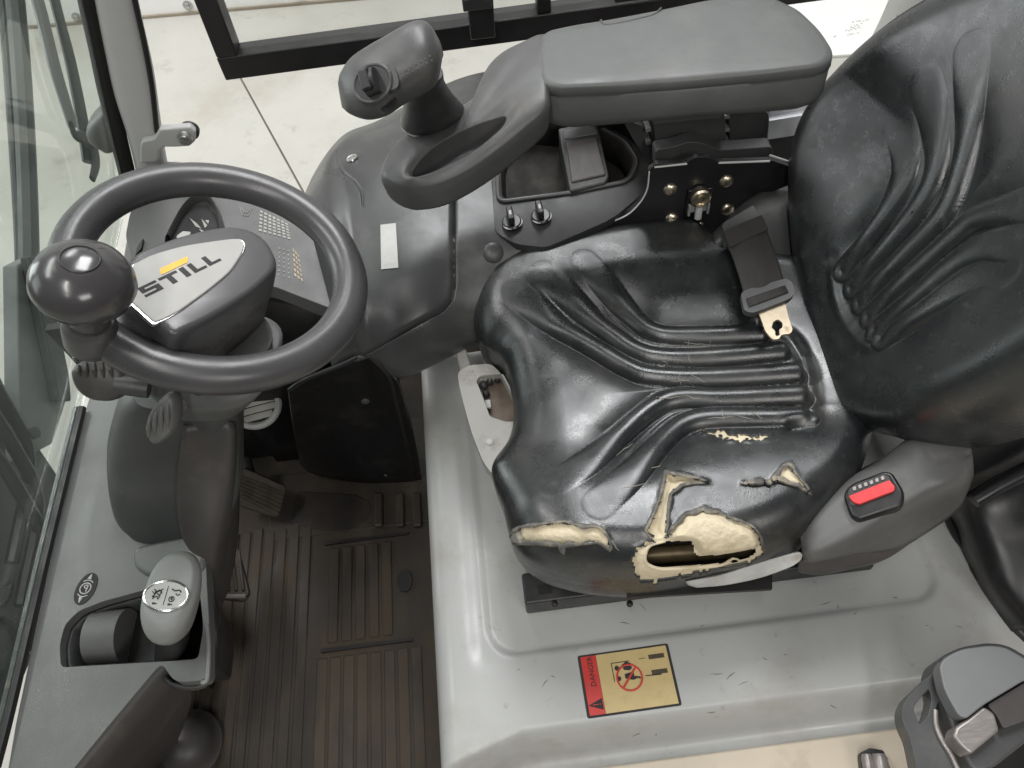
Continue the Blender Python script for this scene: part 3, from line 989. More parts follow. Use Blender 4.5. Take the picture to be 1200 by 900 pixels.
def glyph(polys, x0, w):
    g = MB()
    for P in polys:
        q = []
        for x, y in P:
            xx = x0 + x * w - 0.0
            q.append(lo + LX * xx * LL + LY * y * HT * LL)
        g.prism(q, -WN * 0.0006)
    return g


t = 0.24
gS = [[(0, 0), (1, 0), (1, .62), (.02, .62), (.02, .40), (.72, .40), (.72, .2), (0, .2)], [(.02, .62), (.28, .62), (.28, .8), (1, .8), (1, 1), (.02, 1)]]
gT = [[(0, .78), (1, .78), (1, 1), (0, 1)], [(.36, 0), (.64, 0), (.64, .78), (.36, .78)]]
gI = [[(0, 0), (1, 0), (1, 1), (0, 1)]]
gL = [[(0, 0), (1, 0), (1, .22), (.34, .22), (.34, 1), (0, 1)]]
for gl, x0, w in ((gS, 0.0, 0.22), (gT, 0.255, 0.225), (gI, 0.515, 0.062), (gL, 0.625, 0.165), (gL, 0.82, 0.165)):
    glyph(gl, x0, w).make('letter', M['ink'], bd, smooth=False)
MB().prism(rnd(wp_([(187, 315), (220, 300), (220, 307), (189, 322)], 0.0355), 0.0015, 3), -WN * 0.0008).make('orange_bar', M['orange'], bd)
# spoke
kb = WC + 0.125 * (math.cos(math.radians(223)) * WA + math.sin(math.radians(223)) * WB)
kd = nrm(kb - WC)
kt = np.cross(WN, kd)
MB().sweep([(WC + kd * 0.03 - WN * 0.016, kt * 0.055, WN * 0.016), (WC + kd * 0.075 - WN * 0.012, kt * 0.050, WN * 0.013), (WC + kd * 0.10 - WN * 0.006, kt * 0.045, WN * 0.011), (WC + kd * 0.122 - WN * 0.002, kt * 0.05, WN * 0.010)], 5, 28, 3).make('spoke', M['rim'], sw)
kbase = wp_([(106, 389)], 0.010)[0]
MB().sweep([(kbase - WN * 0.020, WA * 0.016, WB * 0.016), (kbase - WN * 0.012, WA * 0.021, WB * 0.021), (kbase + WN * 0.008, WA * 0.021, WB * 0.021), (kbase + WN * 0.016, WA * 0.0185, WB * 0.0185)], 4, 28, 2.0).make('knob_boss', M['rim'], sw)
kn = MB().lathe([(0.0165, 0.010), (0.0165, 0.030), (0.0175, 0.037), (0.022, 0.042), (0.030, 0.0455), (0.0355, 0.051), (0.0378, 0.058), (0.0368, 0.066), (0.0325, 0.075), (0.025, 0.082), (0.015, 0.0862), (0.007, 0.0875), (0.0005, 0.088)], kbase, WN, 56)
kt_ = tree(kn)
kn = kn.make('spinner_knob', M['knob'], sw, sharp=80)
e_ = kbase + WN * 0.0880
MB().tube([e_ + 0.0135 * (math.cos(a) * WA + math.sin(a) * WB) - WN * 0.0012 for a in np.arange(40) * 2 * math.pi / 40], 0.0008, 6, closed=True).make('cap_ring', M['plastic_dark'], kn)
MB().prism(rnd([hit(kt_, u, v)[0] + WN * 0.0008 for u, v in ((96, 279), (112, 274), (124, 280), (124, 291), (100, 293))], 0.003), -WN * 0.0015).make('cap_inset', M['black_gloss'], kn, bevel=0.0005)
MB().tube([wp_([(118, 385)], 0.022)[0], wp_([(126, 392)], 0.012)[0]], [0.003, 0.004], 10).make('boss_screw', M['plastic_dark'], sw)

# ------------------------------------------------------------------ parking brake lever
pl = thing('parking_brake_lever', 'grey parking brake lever with round white symbol in the dashboard recess', 'brake lever', at(150, 760, 0.36))
MB().tube([at(112, 748, 0.39), at(150, 745, 0.39)], 0.030, 24).make('lever_drum', M['plastic_mid'], pl)
MB().sweep([(at(150, 756, 0.375), np.array([0.02, 0, 0.015]), np.array([0, 0.045, 0])), (at(185, 752, 0.39), np.array([0.02, 0, 0.015]), np.array([0, 0.04, 0])), (at(205, 745, 0.42), np.array([0.016, 0, 0.0]), np.array([0, 0.025, 0])), (at(200, 735, 0.46), np.array([0.014, 0, 0.0]), np.array([0, 0.016, 0]))], 5, 24, 2.6).make('rubber_boot', M['seal'], pl)
KN = nrm(CAM - at(200, 700, 0.55)) * 0.45 + np.array([0.0, 0.12, 0.72])
KN = nrm(KN)
ko = at(199, 692, 0.545)
ka = nrm(np.cross(KN, np.cross(nrm(at(208, 668, .54) - at(190, 745, .53)), KN)))   # long axis of the grip
kw_ = np.cross(KN, ka)
ks = []
for h, a_, b_, sh in ((-0.062, 0.012, 0.010, -0.012), (-0.045, 0.022, 0.017, -0.010), (-0.026, 0.034, 0.0235, -0.006), (-0.012, 0.0385, 0.0265, -0.002), (-0.003, 0.036, 0.0265, 0.0), (0.003, 0.030, 0.0225, 0.001), (0.0045, 0.026, 0.020, 0.001)):
    ks.append((ko + KN * h + ka * sh, kw_ * b_ * 0.92, ka * a_ * 1.12))
kg = MB().sweep(ks, 4, 40, 2.3)
kgt = tree(kg)
kg = kg.make('grip', M['plastic_light'], pl, sharp=70)
q = ko + KN * 0.0062
q = q - ka * 0.007
lab = disc(q, KN, kw_, ka, 0.0195, 0.0135, 0.002, 32).make('symbol_cap', M['white_label'], pl)
MB().tube([q - KN * 0.0005 + kw_ * 0.020 * math.cos(a) + ka * 0.014 * math.sin(a) for a in np.arange(32) * 2 * math.pi / 32], 0.0012, 8, closed=True).make('cap_rim', M['chrome'], lab)
sm = MB()
q2 = q + KN * 0.0004
sm.tube([q2 - ka * 0.009, q2 + ka * 0.009], 0.0003, 5)
PQ = lambda x, y: q2 + kw_ * x * 0.001 + ka * y * 0.001
sm.tube([PQ(-6 + 2.4 * math.cos(a), -3 + 2.4 * math.sin(a)) for a in np.arange(16) * 2 * math.pi / 16], 0.0004, 5, closed=True)
sm.tube([PQ(-6.6, -4.4), PQ(-6.6, -1.6), PQ(-5.2, -1.9), PQ(-5.4, -3), PQ(-6.6, -3.2)], 0.0004, 5)
sm.tube([PQ(-13, 4), PQ(-11, 6), PQ(-7, 5), PQ(-4, 6.5)], 0.0006, 5)
sm.tube([PQ(-12.5, 2), PQ(-10, 1), PQ(-8.5, 2.5)], 0.0005, 5)
for l in ([(4, 6), (8, 3), (12, 5)], [(4, 2), (7, 5), (11, 1), (13, 3)], [(5, -1), (9, 2), (12, -2)], [(6, -4), (8, -1), (11, -3)], [(5, 4), (6, -3)], [(10, 4), (11, -4)]):
    sm.tube([PQ(*p_) for p_ in l], 0.0005, 5)
for x_ in (-6, 8):
    sm.tube([PQ(x_ - 2, -8), PQ(x_ + 2, -8)], [0.0003, 0.001], 5)
sm.make('symbol_print', M['ink'], lab)
bo_ = ko + ka * 0.040 - KN * 0.012
MB().lathe([(0.0105, -0.020), (0.0105, 0.000), (0.009, 0.004), (0.004, 0.006)], at(200, 662, 0.535), nrm(ka + KN * 0.35), 24).make('release_button', M['chrome'], pl)

# ------------------------------------------------------------------ cowl at the right of the dashboard
cw = thing('side_cowl', 'dark grey rounded plastic cowl with white strip label, beyond the seat', 'cowl', (-0.12, 0.25, 0.0))


def row(l, z):
    if np.isscalar(z):
        z = [z] * len(l)
    return [at(u, v, zz) for (u, v), zz in zip(l, z)]


R0 = row([(350, 300), (358, 225), (398, 162), (445, 140), (520, 100), (575, 85), (660, 70)], [.36, .36, .36, .36, .36, .36, .36])
R1 = row([(352, 290), (362, 229), (399, 171), (448, 147), (520, 105), (575, 88), (660, 75)], [.42, .48, .48, .48, .48, .48, .48])
R2 = row([(360, 305), (377, 256), (408, 216), (445, 196), (495, 178), (560, 165), (660, 150)], [.42, .505, .51, .515, .515, .51, .50])
R3 = row([(370, 345), (396, 318), (418, 296), (446, 285), (490, 276), (560, 262), (660, 250)], [.41, .495, .50, .505, .505, .495, .48])
R4 = row([(380, 392), (410, 372), (430, 358), (456, 348), (495, 338), (550, 320), (660, 300)], [.40, .47, .475, .48, .48, .465, .45])
R5 = row([(386, 420), (414, 406), (436, 402), (463, 400), (503, 388), (555, 364), (660, 330)], [.385, .43, .435, .44, .44, .43, .42])
R6 = row([(392, 432), (424, 419), (446, 427), (466, 442), (512, 424), (565, 398), (660, 365)], [.37, .408, .395, .38, .38, .38, .37])
R7 = [p + np.array([0, 0.05, -0.06]) for p in R6]
seam = [(529, 150), (531, 215), (531, 335), (528, 350), (518, 362), (490, 377), (455, 397), (430, 411), (400, 424)]
seam2 = [(395, 178), (396, 192), (404, 203), (416, 212), (424, 224), (425, 240)]
cm = MB().patch([R0, R1, R2, R3, R4, R5, R6, R7], 46, 40, bumps=[([(588, 185), (591, 233), (664, 222), (730, 210), (740, 192), (728, 172), (690, 152), (604, 142)], 8, -0.065)], grooves=[(seam, 2.2, 0.010), (seam2, 1.4, 0.003)])
ct = tree(cm)
cm.make('cowl_shell', M['plastic_cowl'], cw, solid=0.004, sharp=80)
drape(ct, (446, 264), (464, 262), (467, 314), (447, 316)).make('strip_label', M['white_label'], cw, smooth=False)
p, n = hit(ct, 413, 186)
MB().lathe([(0.009, 0), (0.008, 0.0015), (0.0055, 0.001), (0.005, -0.001), (0.003, -0.001), (0.002, 0.001)], p + n * 0.001, n, 20).make('cowl_screw', M['steel'], cw)
p, n = hit(ct, 578, 296)
dome(p, n, 0.0145, 0.006).make('cap_plug', M['plastic_cowl'], cw)
# lower black side panel
B0 = row([(338, 458), (358, 445), (402, 427), (428, 416), (448, 430), (466, 447)], [.40, .41, .412, .415, .395, .375])
B1 = row([(343, 490), (360, 478), (402, 462), (435, 452), (458, 466), (476, 480)], [.32, .325, .33, .335, .32, .30])
B2 = row([(347, 522), (362, 520), (402, 512), (438, 507), (470, 514), (487, 520)], [.20, .20, .20, .20, .19, .18])
B3 = row([(352, 545), (366, 555), (400, 563), (432, 566), (474, 565), (494, 562)], [.03, .02, .015, .012, .012, .012])
bm_ = MB().patch([B0, B1, B2, B3], 8, 8)
bmt = tree(bm_)
bm_.make('lower_panel', M['black_gloss'], cw, solid=0.004, sharp=80)
for u, v, r in ((428, 470, 0.007), (452, 557, 0.0035)):
    p, n = hit(bmt, u, v)
    dome(p, n, r, r * 0.6).make('panel_screw', M['plastic'], cw)
gp = [hit(bmt, u, v)[0] for u, v in ((432, 414), (446, 426), (456, 440), (464, 470), (474, 510), (484, 558))]
MB().tube(cr(gp, 4), 0.004, 8).make('panel_seal', M['seal'], cw)

# console with tray and switches
co = thing('console', 'dark console with open storage tray and two rotary switches under the armrest', 'console', at(660, 200, 0.5))
ZC = 0.0
CO, CN = at(660, 200, 0.508), nrm((0.05, -0.30, 1))


def cpl(l, h=0.0):
    return [onpl(u, v, CO + CN * h, CN) for u, v in l]


co_o = rnd(cpl([(574, 150), (600, 120), (688, 138), (738, 160), (764, 194), (758, 223), (717, 257), (640, 290), (604, 286), (580, 272)]), [0, 0, .02, .03, .03, .03, .02, .01, .01, .01], 4)
tr = rnd(cpl([(582, 175), (584, 238), (668, 227), (738, 213), (748, 190), (732, 166), (688, 143), (600, 135)]), 0.012, 4)
MB_ = plate(co_o, [tr], 0.012)
MB_.make('console_top', M['plastic_dark'], co, bevel=0.004)
tc_ = tr.mean(0)
G = np.stack([tr + [0, 0, 0.0025], (tr - tc_) * 0.965 + tc_ + [0, 0, 0.0015], (tr - tc_) * 0.93 + tc_ - [0, 0, 0.042]])
tm = MB().grid(G, wrapc=True)
tm.prism(G[2], (0, 0, -0.003))
tm.make('storage_tray', mat('tray_dark', (0.020, 0.0175, 0.0155), 0.75, 0.3, 20, dirt=DUST, da=0.1), co, solid=0.002)
lip = [tr[i] + np.array([0, 0, 0.002]) for i in range(len(tr))]
MB().tube(lip, 0.0028, 8, closed=True).make('tray_rim', M['plastic'], co)
hx = cpl([(654, 150), (700, 142), (714, 206), (710, 214), (668, 224)], 0.008)
hb_ = MB().prism(rnd(hx, 0.004), (0, 0, -0.05)).make('holder_box', M['plastic_dark'], co, bevel=0.004)
hx = cpl([(664, 166), (699, 160), (710, 204), (670, 213)], 0.011)
MB().prism(rnd(hx, 0.003), (0, 0, -0.01)).make('box_lid', M['brown_grey'], hb_, bevel=0.002)
hx = cpl([(659, 152), (698, 146), (701, 156), (662, 163)], 0.0095)
MB().prism(rnd(hx, 0.003), (0, 0, -0.01)).make('box_tab', M['plastic'], hb_, bevel=0.0015)
for u, v in ((600, 262), (634, 255)):
    p = cpl([(u, v)])[0]
    kx = MB().lathe([(0.0135, 0), (0.0135, 0.004), (0.0115, 0.006), (0.0, 0.0062)], p, (0, -0.1, 1), 28).make('rotary_switch', M['black_gloss'], co)
    MB().box(p + np.array([-0.001, 0.003, 0.012]), (0.0085, 0.025, 0.014), [nrm((1, 0.06, 0)), nrm((-0.06, 1, 0)), np.array([0, 0, 1.0])]).make('switch_grip', M['black_gloss'], kx, bevel=0.002)
    MB().box(p + np.array([-0.001, 0.001, 0.0195]), (0.003, 0.008, 0.001)).make('switch_mark', M['white_label'], kx, smooth=False)
    ring = [p + np.array([0.0138 * math.cos(a), 0.0138 * math.sin(a), 0.003]) for a in np.linspace(-0.9, 0.5, 8)]
    MB().tube(ring, [0.0003, 0.0014, 0.0003], 6).make('scale_print', M['white_label'], kx)
    ring = [p + np.array([0.0138 * math.cos(a), 0.0138 * math.sin(a), 0.003]) for a in np.linspace(3.6, 4.6, 8)]
    MB().tube(ring, [0.0003, 0.0014, 0.0003], 6).make('scale_print', M['white_label'], kx)

# ------------------------------------------------------------------ bracket, mount and cable under the armrest
YB = 0.225
br = thing('armrest_bracket', 'black steel bracket plate with brass coloured bolts behind the seat cushion', 'bracket', aty(800, 230, YB))
bo_ = [(600, 310), (629, 294), (641, 284), (690, 268), (729, 255), (748, 240), (758, 222), (760, 200), (769, 192), (803, 191), (815, 184), (831, 184), (842, 190), (904, 188), (925, 195), (930, 215), (893, 230), (870, 250), (850, 262), (840, 330), (620, 340)]
bp2 = [aty(u, v, YB) for u, v in bo_]
MB().prism(rnd(bp2, 0.004, 3), (0, 0.008, 0)).make('plate', M['frame_black'], br, bevel=0.0015)
b2 = [aty(u, v, YB + 0.03) for u, v in [(768, 200), (768, 176), (790, 172), (808, 166), (825, 168), (842, 176), (905, 172), (907, 200)]]
MB().prism(rnd(b2, 0.006, 3), (0, 0.02, 0)).make('back_plate', M['plastic'], br, bevel=0.002)
el = [aty(u, v, YB - 0.001) for u, v in ((761, 201), (758, 223), (747, 241), (729, 255), (690, 268), (641, 284), (631, 292))]
MB().tube(cr(el, 5), 0.0011, 6).make('pale_edge', M['pillar_grey'], br)  # thin pale line following the plate edge
for (ua, va, ub, vb) in ((767, 196, 805, 192), (842, 191, 902, 189), (902, 182, 926, 190)):
    MB().tube([aty(ua, va, YB - 0.001), aty(ub, vb, YB - 0.001)], 0.0014, 6).make('pale_edge', M['pillar_grey'], br)  # more pale lines along the upper edge
bl = None
for u, v in ((785, 222), (851, 212), (787, 256), (852, 245)):
    p = aty(u, v, YB)
    if bl is None:
        bl = dome(p, (0, -1, 0.0), 0.0100, 0.006).make('bolt', M['brass'], br)
        bl0 = p
    else:
        c = bl.copy()
        COL.objects.link(c)
        c.location = Vector(p - bl0)
dome(aty(821, 262, YB), (0, -1, 0), 0.0035, 0.003).make('stud', M['brass'], br)
p = aty(818, 228, YB)
lk = MB().box(p + np.array([0.001, -0.002, -0.012]), (0.034, 0.006, 0.050)).make('lock_body', M['black_gloss'], br, bevel=0.002)
MB().lathe([(0.0135, 0.0), (0.0135, 0.010), (0.011, 0.012), (0.0105, 0.009), (0.006, 0.009), (0.005, 0.012), (0.001, 0.0125)], p + np.array([0, -0.004, 0.004]), (0, -1, 0.1), 28).make('lock_cylinder', M['brass'], lk)
q = aty(818, 243, YB - 0.006)
MB().box(q, (0.028, 0.004, 0.013)).make('latch_bar', M['plastic_light'], lk, bevel=0.001)
MB().tube([q + np.array([0, -0.004, 0.006]), q + np.array([0, -0.006, -0.014])], 0.005, 12).make('latch_pin', M['white_label'], lk)
for s in (-1, 1):
    MB().box(q + np.array([s * 0.013, -0.003, 0]), (0.003, 0.006, 0.019)).make('latch_ear', M['plastic_light'], lk, bevel=0.001)
sl = [aty(u, v, YB - 0.0012) for u, v in ((890, 221), (902, 217), (908, 214), (908, 217), (892, 223))]
MB().prism(sl, (0, 0.001, 0)).make('slot', M['seal'], br)

YM = 0.30
am = thing('armrest_mount', 'grey plastic mounting housing and cable under the rear of the armrest', 'mount', aty(810, 150, YM))


def slaby(name, px, y, t, m, par, bev=0.004, r=0.004):
    return MB().prism(rnd([aty(u, v, y) for u, v in px], r, 3), (0, t, 0)).make(name, m, par, bevel=bev)


slaby('housing', [(764, 118), (848, 110), (851, 170), (800, 178), (770, 180)], YM - 0.02, 0.05, M['plastic'], am, 0.006)
slaby('housing_step', [(765, 118), (845, 112), (846, 138), (766, 146)], YM - 0.026, 0.03, M['plastic_mid'], am, 0.004)
slaby('wing', [(853, 120), (901, 132), (902, 142), (898, 180), (856, 180)], YM - 0.01, 0.03, M['plastic'], am, 0.006, 0.01)
slaby('web_plate', [(716, 120), (764, 118), (766, 185), (760, 195), (735, 150)], YM + 0.02, 0.02, M['plastic_dark'], am, 0.003)
slaby('web_fin', [(728, 138), (758, 150), (762, 196), (740, 160)], YM - 0.005, 0.01, M['plastic'], am, 0.002)
for ua, ub in ((848, 855), (757, 763)):
    for k in range(3):
        slaby('rung', [(ua, 136 + 15 * k), (ub, 135 + 15 * k), (ub, 139 + 15 * k), (ua, 140 + 15 * k)], YM - 0.012, 0.02, M['plastic_light'], am, 0.0005, 0.0005)
slaby('back_wall', [(640, 60), (900, 60), (906, 116), (960, 112), (960, 200), (760, 215), (700, 160)], YM + 0.055, 0.02, M['seal'], am, 0.002)
cb = [aty(u, v, YM - 0.045) for u, v in ((716, 122), (722, 131), (734, 136), (748, 134), (760, 127), (770, 116))]
cb = cr(cb, 12)
MB().tube(cb, 0.0055, 10).make('cable', M['seal'], am)
cv = MB()
for i in range(2, len(cb) - 2):
    tt = nrm(cb[i + 1] - cb[i - 1])
    cv.lathe([(0.0055, -0.0012), (0.0075, 0), (0.0055, 0.0012)], cb[i], tt, 12, cap=False)
cv.make('cable_ridges', M['plastic'], am)
dome(aty(733, 125, YM - 0.03), (0, -1, 0.3), 0.006, 0.006).make('mount_screw', M['pillar_light'], am)
rl = thing('seat_rail', 'white and silver slide rail between armrest mount and seat back', 'rail', aty(920, 140, 0.34))
slaby('white_rail', [(902, 128), (945, 119), (950, 132), (902, 136)], 0.345, 0.02, M['roller_white'], rl, 0.003, 0.002)
slaby('silver_rail', [(900, 142), (948, 134), (950, 156), (898, 164)], 0.335, 0.02, M['roller_white'], rl, 0.003, 0.002)

# ------------------------------------------------------------------ armrest with joystick
ar = thing('armrest', 'dark grey armrest with flat pad and looped hand rest at its front', 'armrest', at(700, 100, 0.62))
po = [(631, 44), (640, 37), (672, 30), (704, 25), (760, 14), (830, 0), (900, -6), (938, 12), (963, 36), (977, 58), (977, 70), (964, 78), (900, 86), (800, 95), (720, 101), (650, 104), (632, 97), (628, 70)]
ZP = 0.72
pp = resamp(rnd(pts(po, ZP), 0.012, 4), 140, True)
pc_ = pp.mean(0)


def psc(k, dz, e=0):
    d = pp - pc_
    L_ = np.linalg.norm(d, axis=1)[:, None]
    return pp - d / L_ * e + [0, 0, dz]


pm = MB().loft([psc(1, 0.003, 0.030), psc(1, 0.0025, 0.010), psc(1, 0.0015, 0.0035), psc(1, -0.0015, 0.0008), psc(1, -0.010, 0.0), psc(1, -0.012, 0.003), psc(1, -0.014, 0.001), psc(1, -0.041, 0.0), psc(1, -0.050, 0.004), psc(1, -0.055, 0.012)], 1)
pm.make('pad', M['pad'], ar, sharp=80)
# notch in the pad's far edge
nt_ = pts([(704, 24), (712, 30), (762, 19), (775, 10)], ZP + 0.0015)
MB().tube(cr(nt_, 4), 0.0018, 6).make('pad_seam', M['plastic_dark'], ar)
# looped shell
ou = [(639, 36), (610, 46), (588, 58), (572, 76), (564, 98), (556, 112), (530, 128), (500, 143), (472, 158), (453, 178), (446, 199), (452, 211), (479, 221), (513, 217), (549, 200), (587, 174), (614, 152), (641, 126), (643, 104), (640, 70)]
zo = [.722, .716, .708, .70, .695, .69, .685, .68, .678, .674, .67, .668, .668, .672, .68, .69, .70, .712, .720, .724]
inn = [(592, 136), (575, 140), (553, 147), (530, 158), (508, 172), (490, 190), (483, 203), (489, 207), (507, 201), (530, 189), (556, 175), (576, 160), (590, 146)]
zi = [.703, .70, .698, .692, .688, .682, .676, .676, .678, .684, .69, .697, .702]
O = np.array([at(u, v, z) for (u, v), z in zip(ou, zo)])
I = np.array([at(u, v, z) for (u, v), z in zip(inn, zi)])
O = resamp(cr(O, 8, True), 160, True)
I = resamp(cr(I, 8, True), 400, True)
ic = I.mean(0)
# match inner loop points to outer ones by angle
ang = lambda P: np.unwrap(np.arctan2(P[:, 1] - ic[1], P[:, 0] - ic[0]))
aO, aI = np.arctan2(O[:, 1] - ic[1], O[:, 0] - ic[0]), np.arctan2(I[:, 1] - ic[1], I[:, 0] - ic[0])
oi = np.argsort(aI)
aS = np.concatenate([aI[oi] - 2 * math.pi, aI[oi], aI[oi] + 2 * math.pi])
I2 = np.stack([np.interp(aO, aS, np.tile(I[oi][:, k], 3)) for k in range(3)], 1)
dO = nrm_ = (O - I2)
up = np.array([0, 0, 1.0])
rings = [I2 * 0.75 + ic * 0.25 - up * 0.030, I2 * 0.95 + ic * 0.05 - up * 0.024, I2 - up * 0.006, I2 - up * 0.001, I2 + dO * 0.05, I2 + dO * 0.3 + up * 0.004, I2 + dO * 0.6 + up * 0.004, I2 + dO * 0.88 + up * 0.001, I2 + dO * 0.95 - up * 0.001, O - up * 0.005, O + dO * 0.02 - up * 0.010, O - up * 0.022 - dO * 0.01, O - up * 0.032 - dO * 0.06, O - up * 0.036 - dO * 0.3]
sh_ = MB().loft(rings, 2)
sh_.make('hand_rest', M['plastic'], ar, sharp=80)
# joystick
js = thing('joystick', 'black grey joystick handle with thumb wheel on the front of the armrest', 'joystick', at(505, 140, 0.68))
ZJ = [0.695, 0.72, 0.745, 0.77, 0.79]


def vsec(ua, va, ub, vb, z, dep):
    A, B_ = at(ua, va, z), at(ub, vb, z)
    ax = (B_ - A) / 2
    return ((A + B_) / 2, ax, nrm(np.cross([0, 0, 1], ax)) * dep)


MB().sweep([vsec(472, 152, 542, 122, .685, .032), vsec(474, 146, 538, 118, .70, .030), vsec(476, 128, 528, 106, .73, .024), vsec(477, 108, 519, 92, .76, .020), vsec(474, 95, 516, 78, .785, .020)], 5, 28, 2.2).make('boot', M['plastic_dark'], js)
MB().lathe([(0.034, 0.0), (0.036, 0.004), (0.033, 0.008)], at(506, 142, .682), (0, 0, 1), 32).make('boot_ring', M['plastic_light'], js)
# head: sections from the nose (left) to the rounded end (right)
hd = []
for (ua, va, ub, vb, z, t) in ((396, 96, 401, 126, .800, .004), (399, 88, 410, 131, .803, .014), (412, 75, 430, 134, .808, .021), (432, 63, 452, 128, .813, .024), (452, 53, 474, 113, .818, .026), (472, 42, 494, 102, .822, .027), (488, 35, 509, 93, .824, .025), (501, 34, 516, 82, .824, .019), (511, 42, 518, 66, .823, .008)):
    A, B_ = at(ua, va, z), at(ub, vb, z - 0.018)
    ax = (B_ - A) / 2
    per = nrm(np.cross(ax, nrm((0.9, 0.35, 0)))) * t
    hd.append(((A + B_) / 2 - np.array([0, 0, 0.0]), ax, per))
hm = MB().sweep(hd, 6, 36, 2.5)
ht = tree(hm)
hm.make('handle', M['plastic'], js, sharp=80)
p, n = hit(ht, 437, 98)
e1 = nrm(hit(ht, 452, 92)[0] - hit(ht, 424, 104)[0])
e2 = np.cross(n, e1)
ws_ = disc(p + n * 0.0015, n, e1, e2, 0.0185, 0.0165, 0.003).make('wheel_seat', M['plastic_dark'], js)
MB().tube([p + n * 0.001 + e1 * 0.0185 * math.cos(a) + e2 * 0.0165 * math.sin(a) for a in np.arange(36) * 2 * math.pi / 36], 0.0016, 8, closed=True).make('seat_ring', M['plastic'], ws_)
MB().tube([p - e1 * 0.006 + n * 0.003, p + e1 * 0.007 + n * 0.003], 0.0115, 24).make('thumb_wheel', M['plastic_dark'], js)
MB().box(p + n * 0.012 - e1 * 0.001, (0.010, 0.020, 0.006), [e1, e2, n]).make('thumb_tab', M['black_gloss'], js, bevel=0.002)
p3, n3 = hit(ht, 458, 92)
MB().sweep([(p3 - n3 * 0.004, e1 * 0.008, e2 * 0.013), (p3 + n3 * 0.003, e1 * 0.007, e2 * 0.011)], 3, 20, 3).make('side_button', M['plastic'], js)
p4, n4 = hit(ht, 455, 122)
MB().sweep([(p4 - n4 * 0.006, e1 * 0.010, e2 * 0.005), (p4 + n4 * 0.003, e1 * 0.008, e2 * 0.004)], 3, 16, 3).make('lower_button', M['seal'], js)
gd = MB()
for k in range(6):
    for j in range(2):
        q, nn = hit(ht, 476 + 5.6 * k + j * 2, 82 - 3.2 * k + 5 * j)
        gd.lathe([(0.0012, 0), (0.0008, 0.0007), (0.0001, 0.0009)], q, nn, 6)
gd.make('grip_dots', M['plastic_mid'], js)

# ------------------------------------------------------------------ seat hood (light grey box)
hx0, hx1, hy0, hy1 = -0.143, 0.80, -0.75, 0.22
hz = 0.25
ho_ = thing('seat_box', 'light grey scratched engine cover under the seat', 'engine cover', (0.2, -0.1, 0.0))
NX, NY = 230, 260
xs = np.concatenate([np.linspace(hx0, hx0 + 0.05, 46), np.linspace(hx0 + 0.05, hx1, NX - 45)[1:]])
ys = np.linspace(hy0, hy1, NY)
XX, YY = np.meshgrid(xs, ys)


def sstep(a, b, x):
    t_ = np.clip((x - a) / (b - a), 0, 1)
    return t_ * t_ * (3 - 2 * t_)


# recessed tray under the seat, rounded rectangle
def rrect(x0, x1, y0, y1, r):
    qx = np.abs(XX - (x0 + x1) / 2) - (x1 - x0) / 2 + r
    qy = np.abs(YY - (y0 + y1) / 2) - (y1 - y0) / 2 + r
    return np.hypot(np.maximum(qx, 0), np.maximum(qy, 0)) + np.minimum(np.maximum(qx, qy), 0) - r


a_ = at(578, 772, hz)
b_ = at(1104, 692, hz)
d1 = rrect(a_[0] - 0.002, b_[0] - 0.005, a_[1] + 0.002, 0.4, 0.035)
c_ = at(608, 845, hz)
d2 = rrect(c_[0] - 0.02, 1.4, c_[1] - 0.012, 0.8, 0.06)
d2 = np.where(XX < c_[0] + 0.05, np.minimum(d2, d2), d2)
Z = hz + 0.006 * sstep(-0.004, 0.006, d1) - 0.0
# front bench drops to the sill, but a flank stays on the far left
yl = at(608, 850, hz)[1]
drop = sstep(0.0, 0.035, (yl - 0.004) - YY + 0.0 - 0.03 * np.clip(1 - (XX - hx0) / 0.10, 0, 1))
Z = Z - 0.062 * drop
# left rounded rim
R_ = 0.028
dx = np.clip(R_ - (XX - hx0), 0, R_)
Z = Z - (R_ - np.sqrt(np.maximum(R_ * R_ - dx * dx, 0)))
# soft flute along the left rim
Z = Z - 0.0035 * np.exp(-((XX - hx0 - 0.062) / 0.012) ** 2) * sstep(-0.30, -0.26, YY) * (1 - sstep(0.1, 0.16, YY))
# far corner rounds down
dy = np.clip(YY - (hy1 - 0.04), 0, 0.04)
Z = Z - (0.04 - np.sqrt(np.maximum(0.04 ** 2 - dy * dy, 0)))
G = np.stack([XX, YY, Z], -1)
lefts = [np.stack([np.full(NY, hx0 - 0.001), ys, np.minimum(Z[:, 0], hz - R_) - d], -1) for d in (0.21,)]
G = np.concatenate([lefts[0][:, None, :], G], 1)
hmsh = MB().grid(G)
htree = tree(hmsh)
hmsh.make('cover_shell', M['hood'], ho_, sharp=70)
# front sill, warmer
si = MB().box((0.39, -0.64, 0.196), (0.86, 0.46, 0.020))
si.make('sill_strip', M['beige'], ho_, bevel=0.004)
# scuffs
sf = MB()
rs = random.Random(11)
for k in range(26):
    u, v = rs.uniform(600, 1130), rs.uniform(700, 860)
    p, n = hit(htree, u, v)
    l_ = rs.uniform(0.002, 0.008)
    d_ = nrm((rs.uniform(-1, 1), rs.uniform(-0.5, 0.5), 0))
    if abs(p[0] - 0.095) < 0.08 and -0.38 < p[1] < -0.28:
        continue
    w_ = rs.uniform(0.0003, 0.0006)
    sf.tube([p - d_ * l_ + n * 0.0001, p + n * 0.0002 + np.array([0, rs.uniform(-.001, .001), 0]), p + d_ * l_ + n * 0.0001], [w_ * .3, w_, w_ * .3], 5, flat=0.4)
sfo = sf.make('scuff_marks', mat('scuff', (0.10, 0.085, 0.07), 0.8), ho_)
sfo['kind'] = 'stuff'
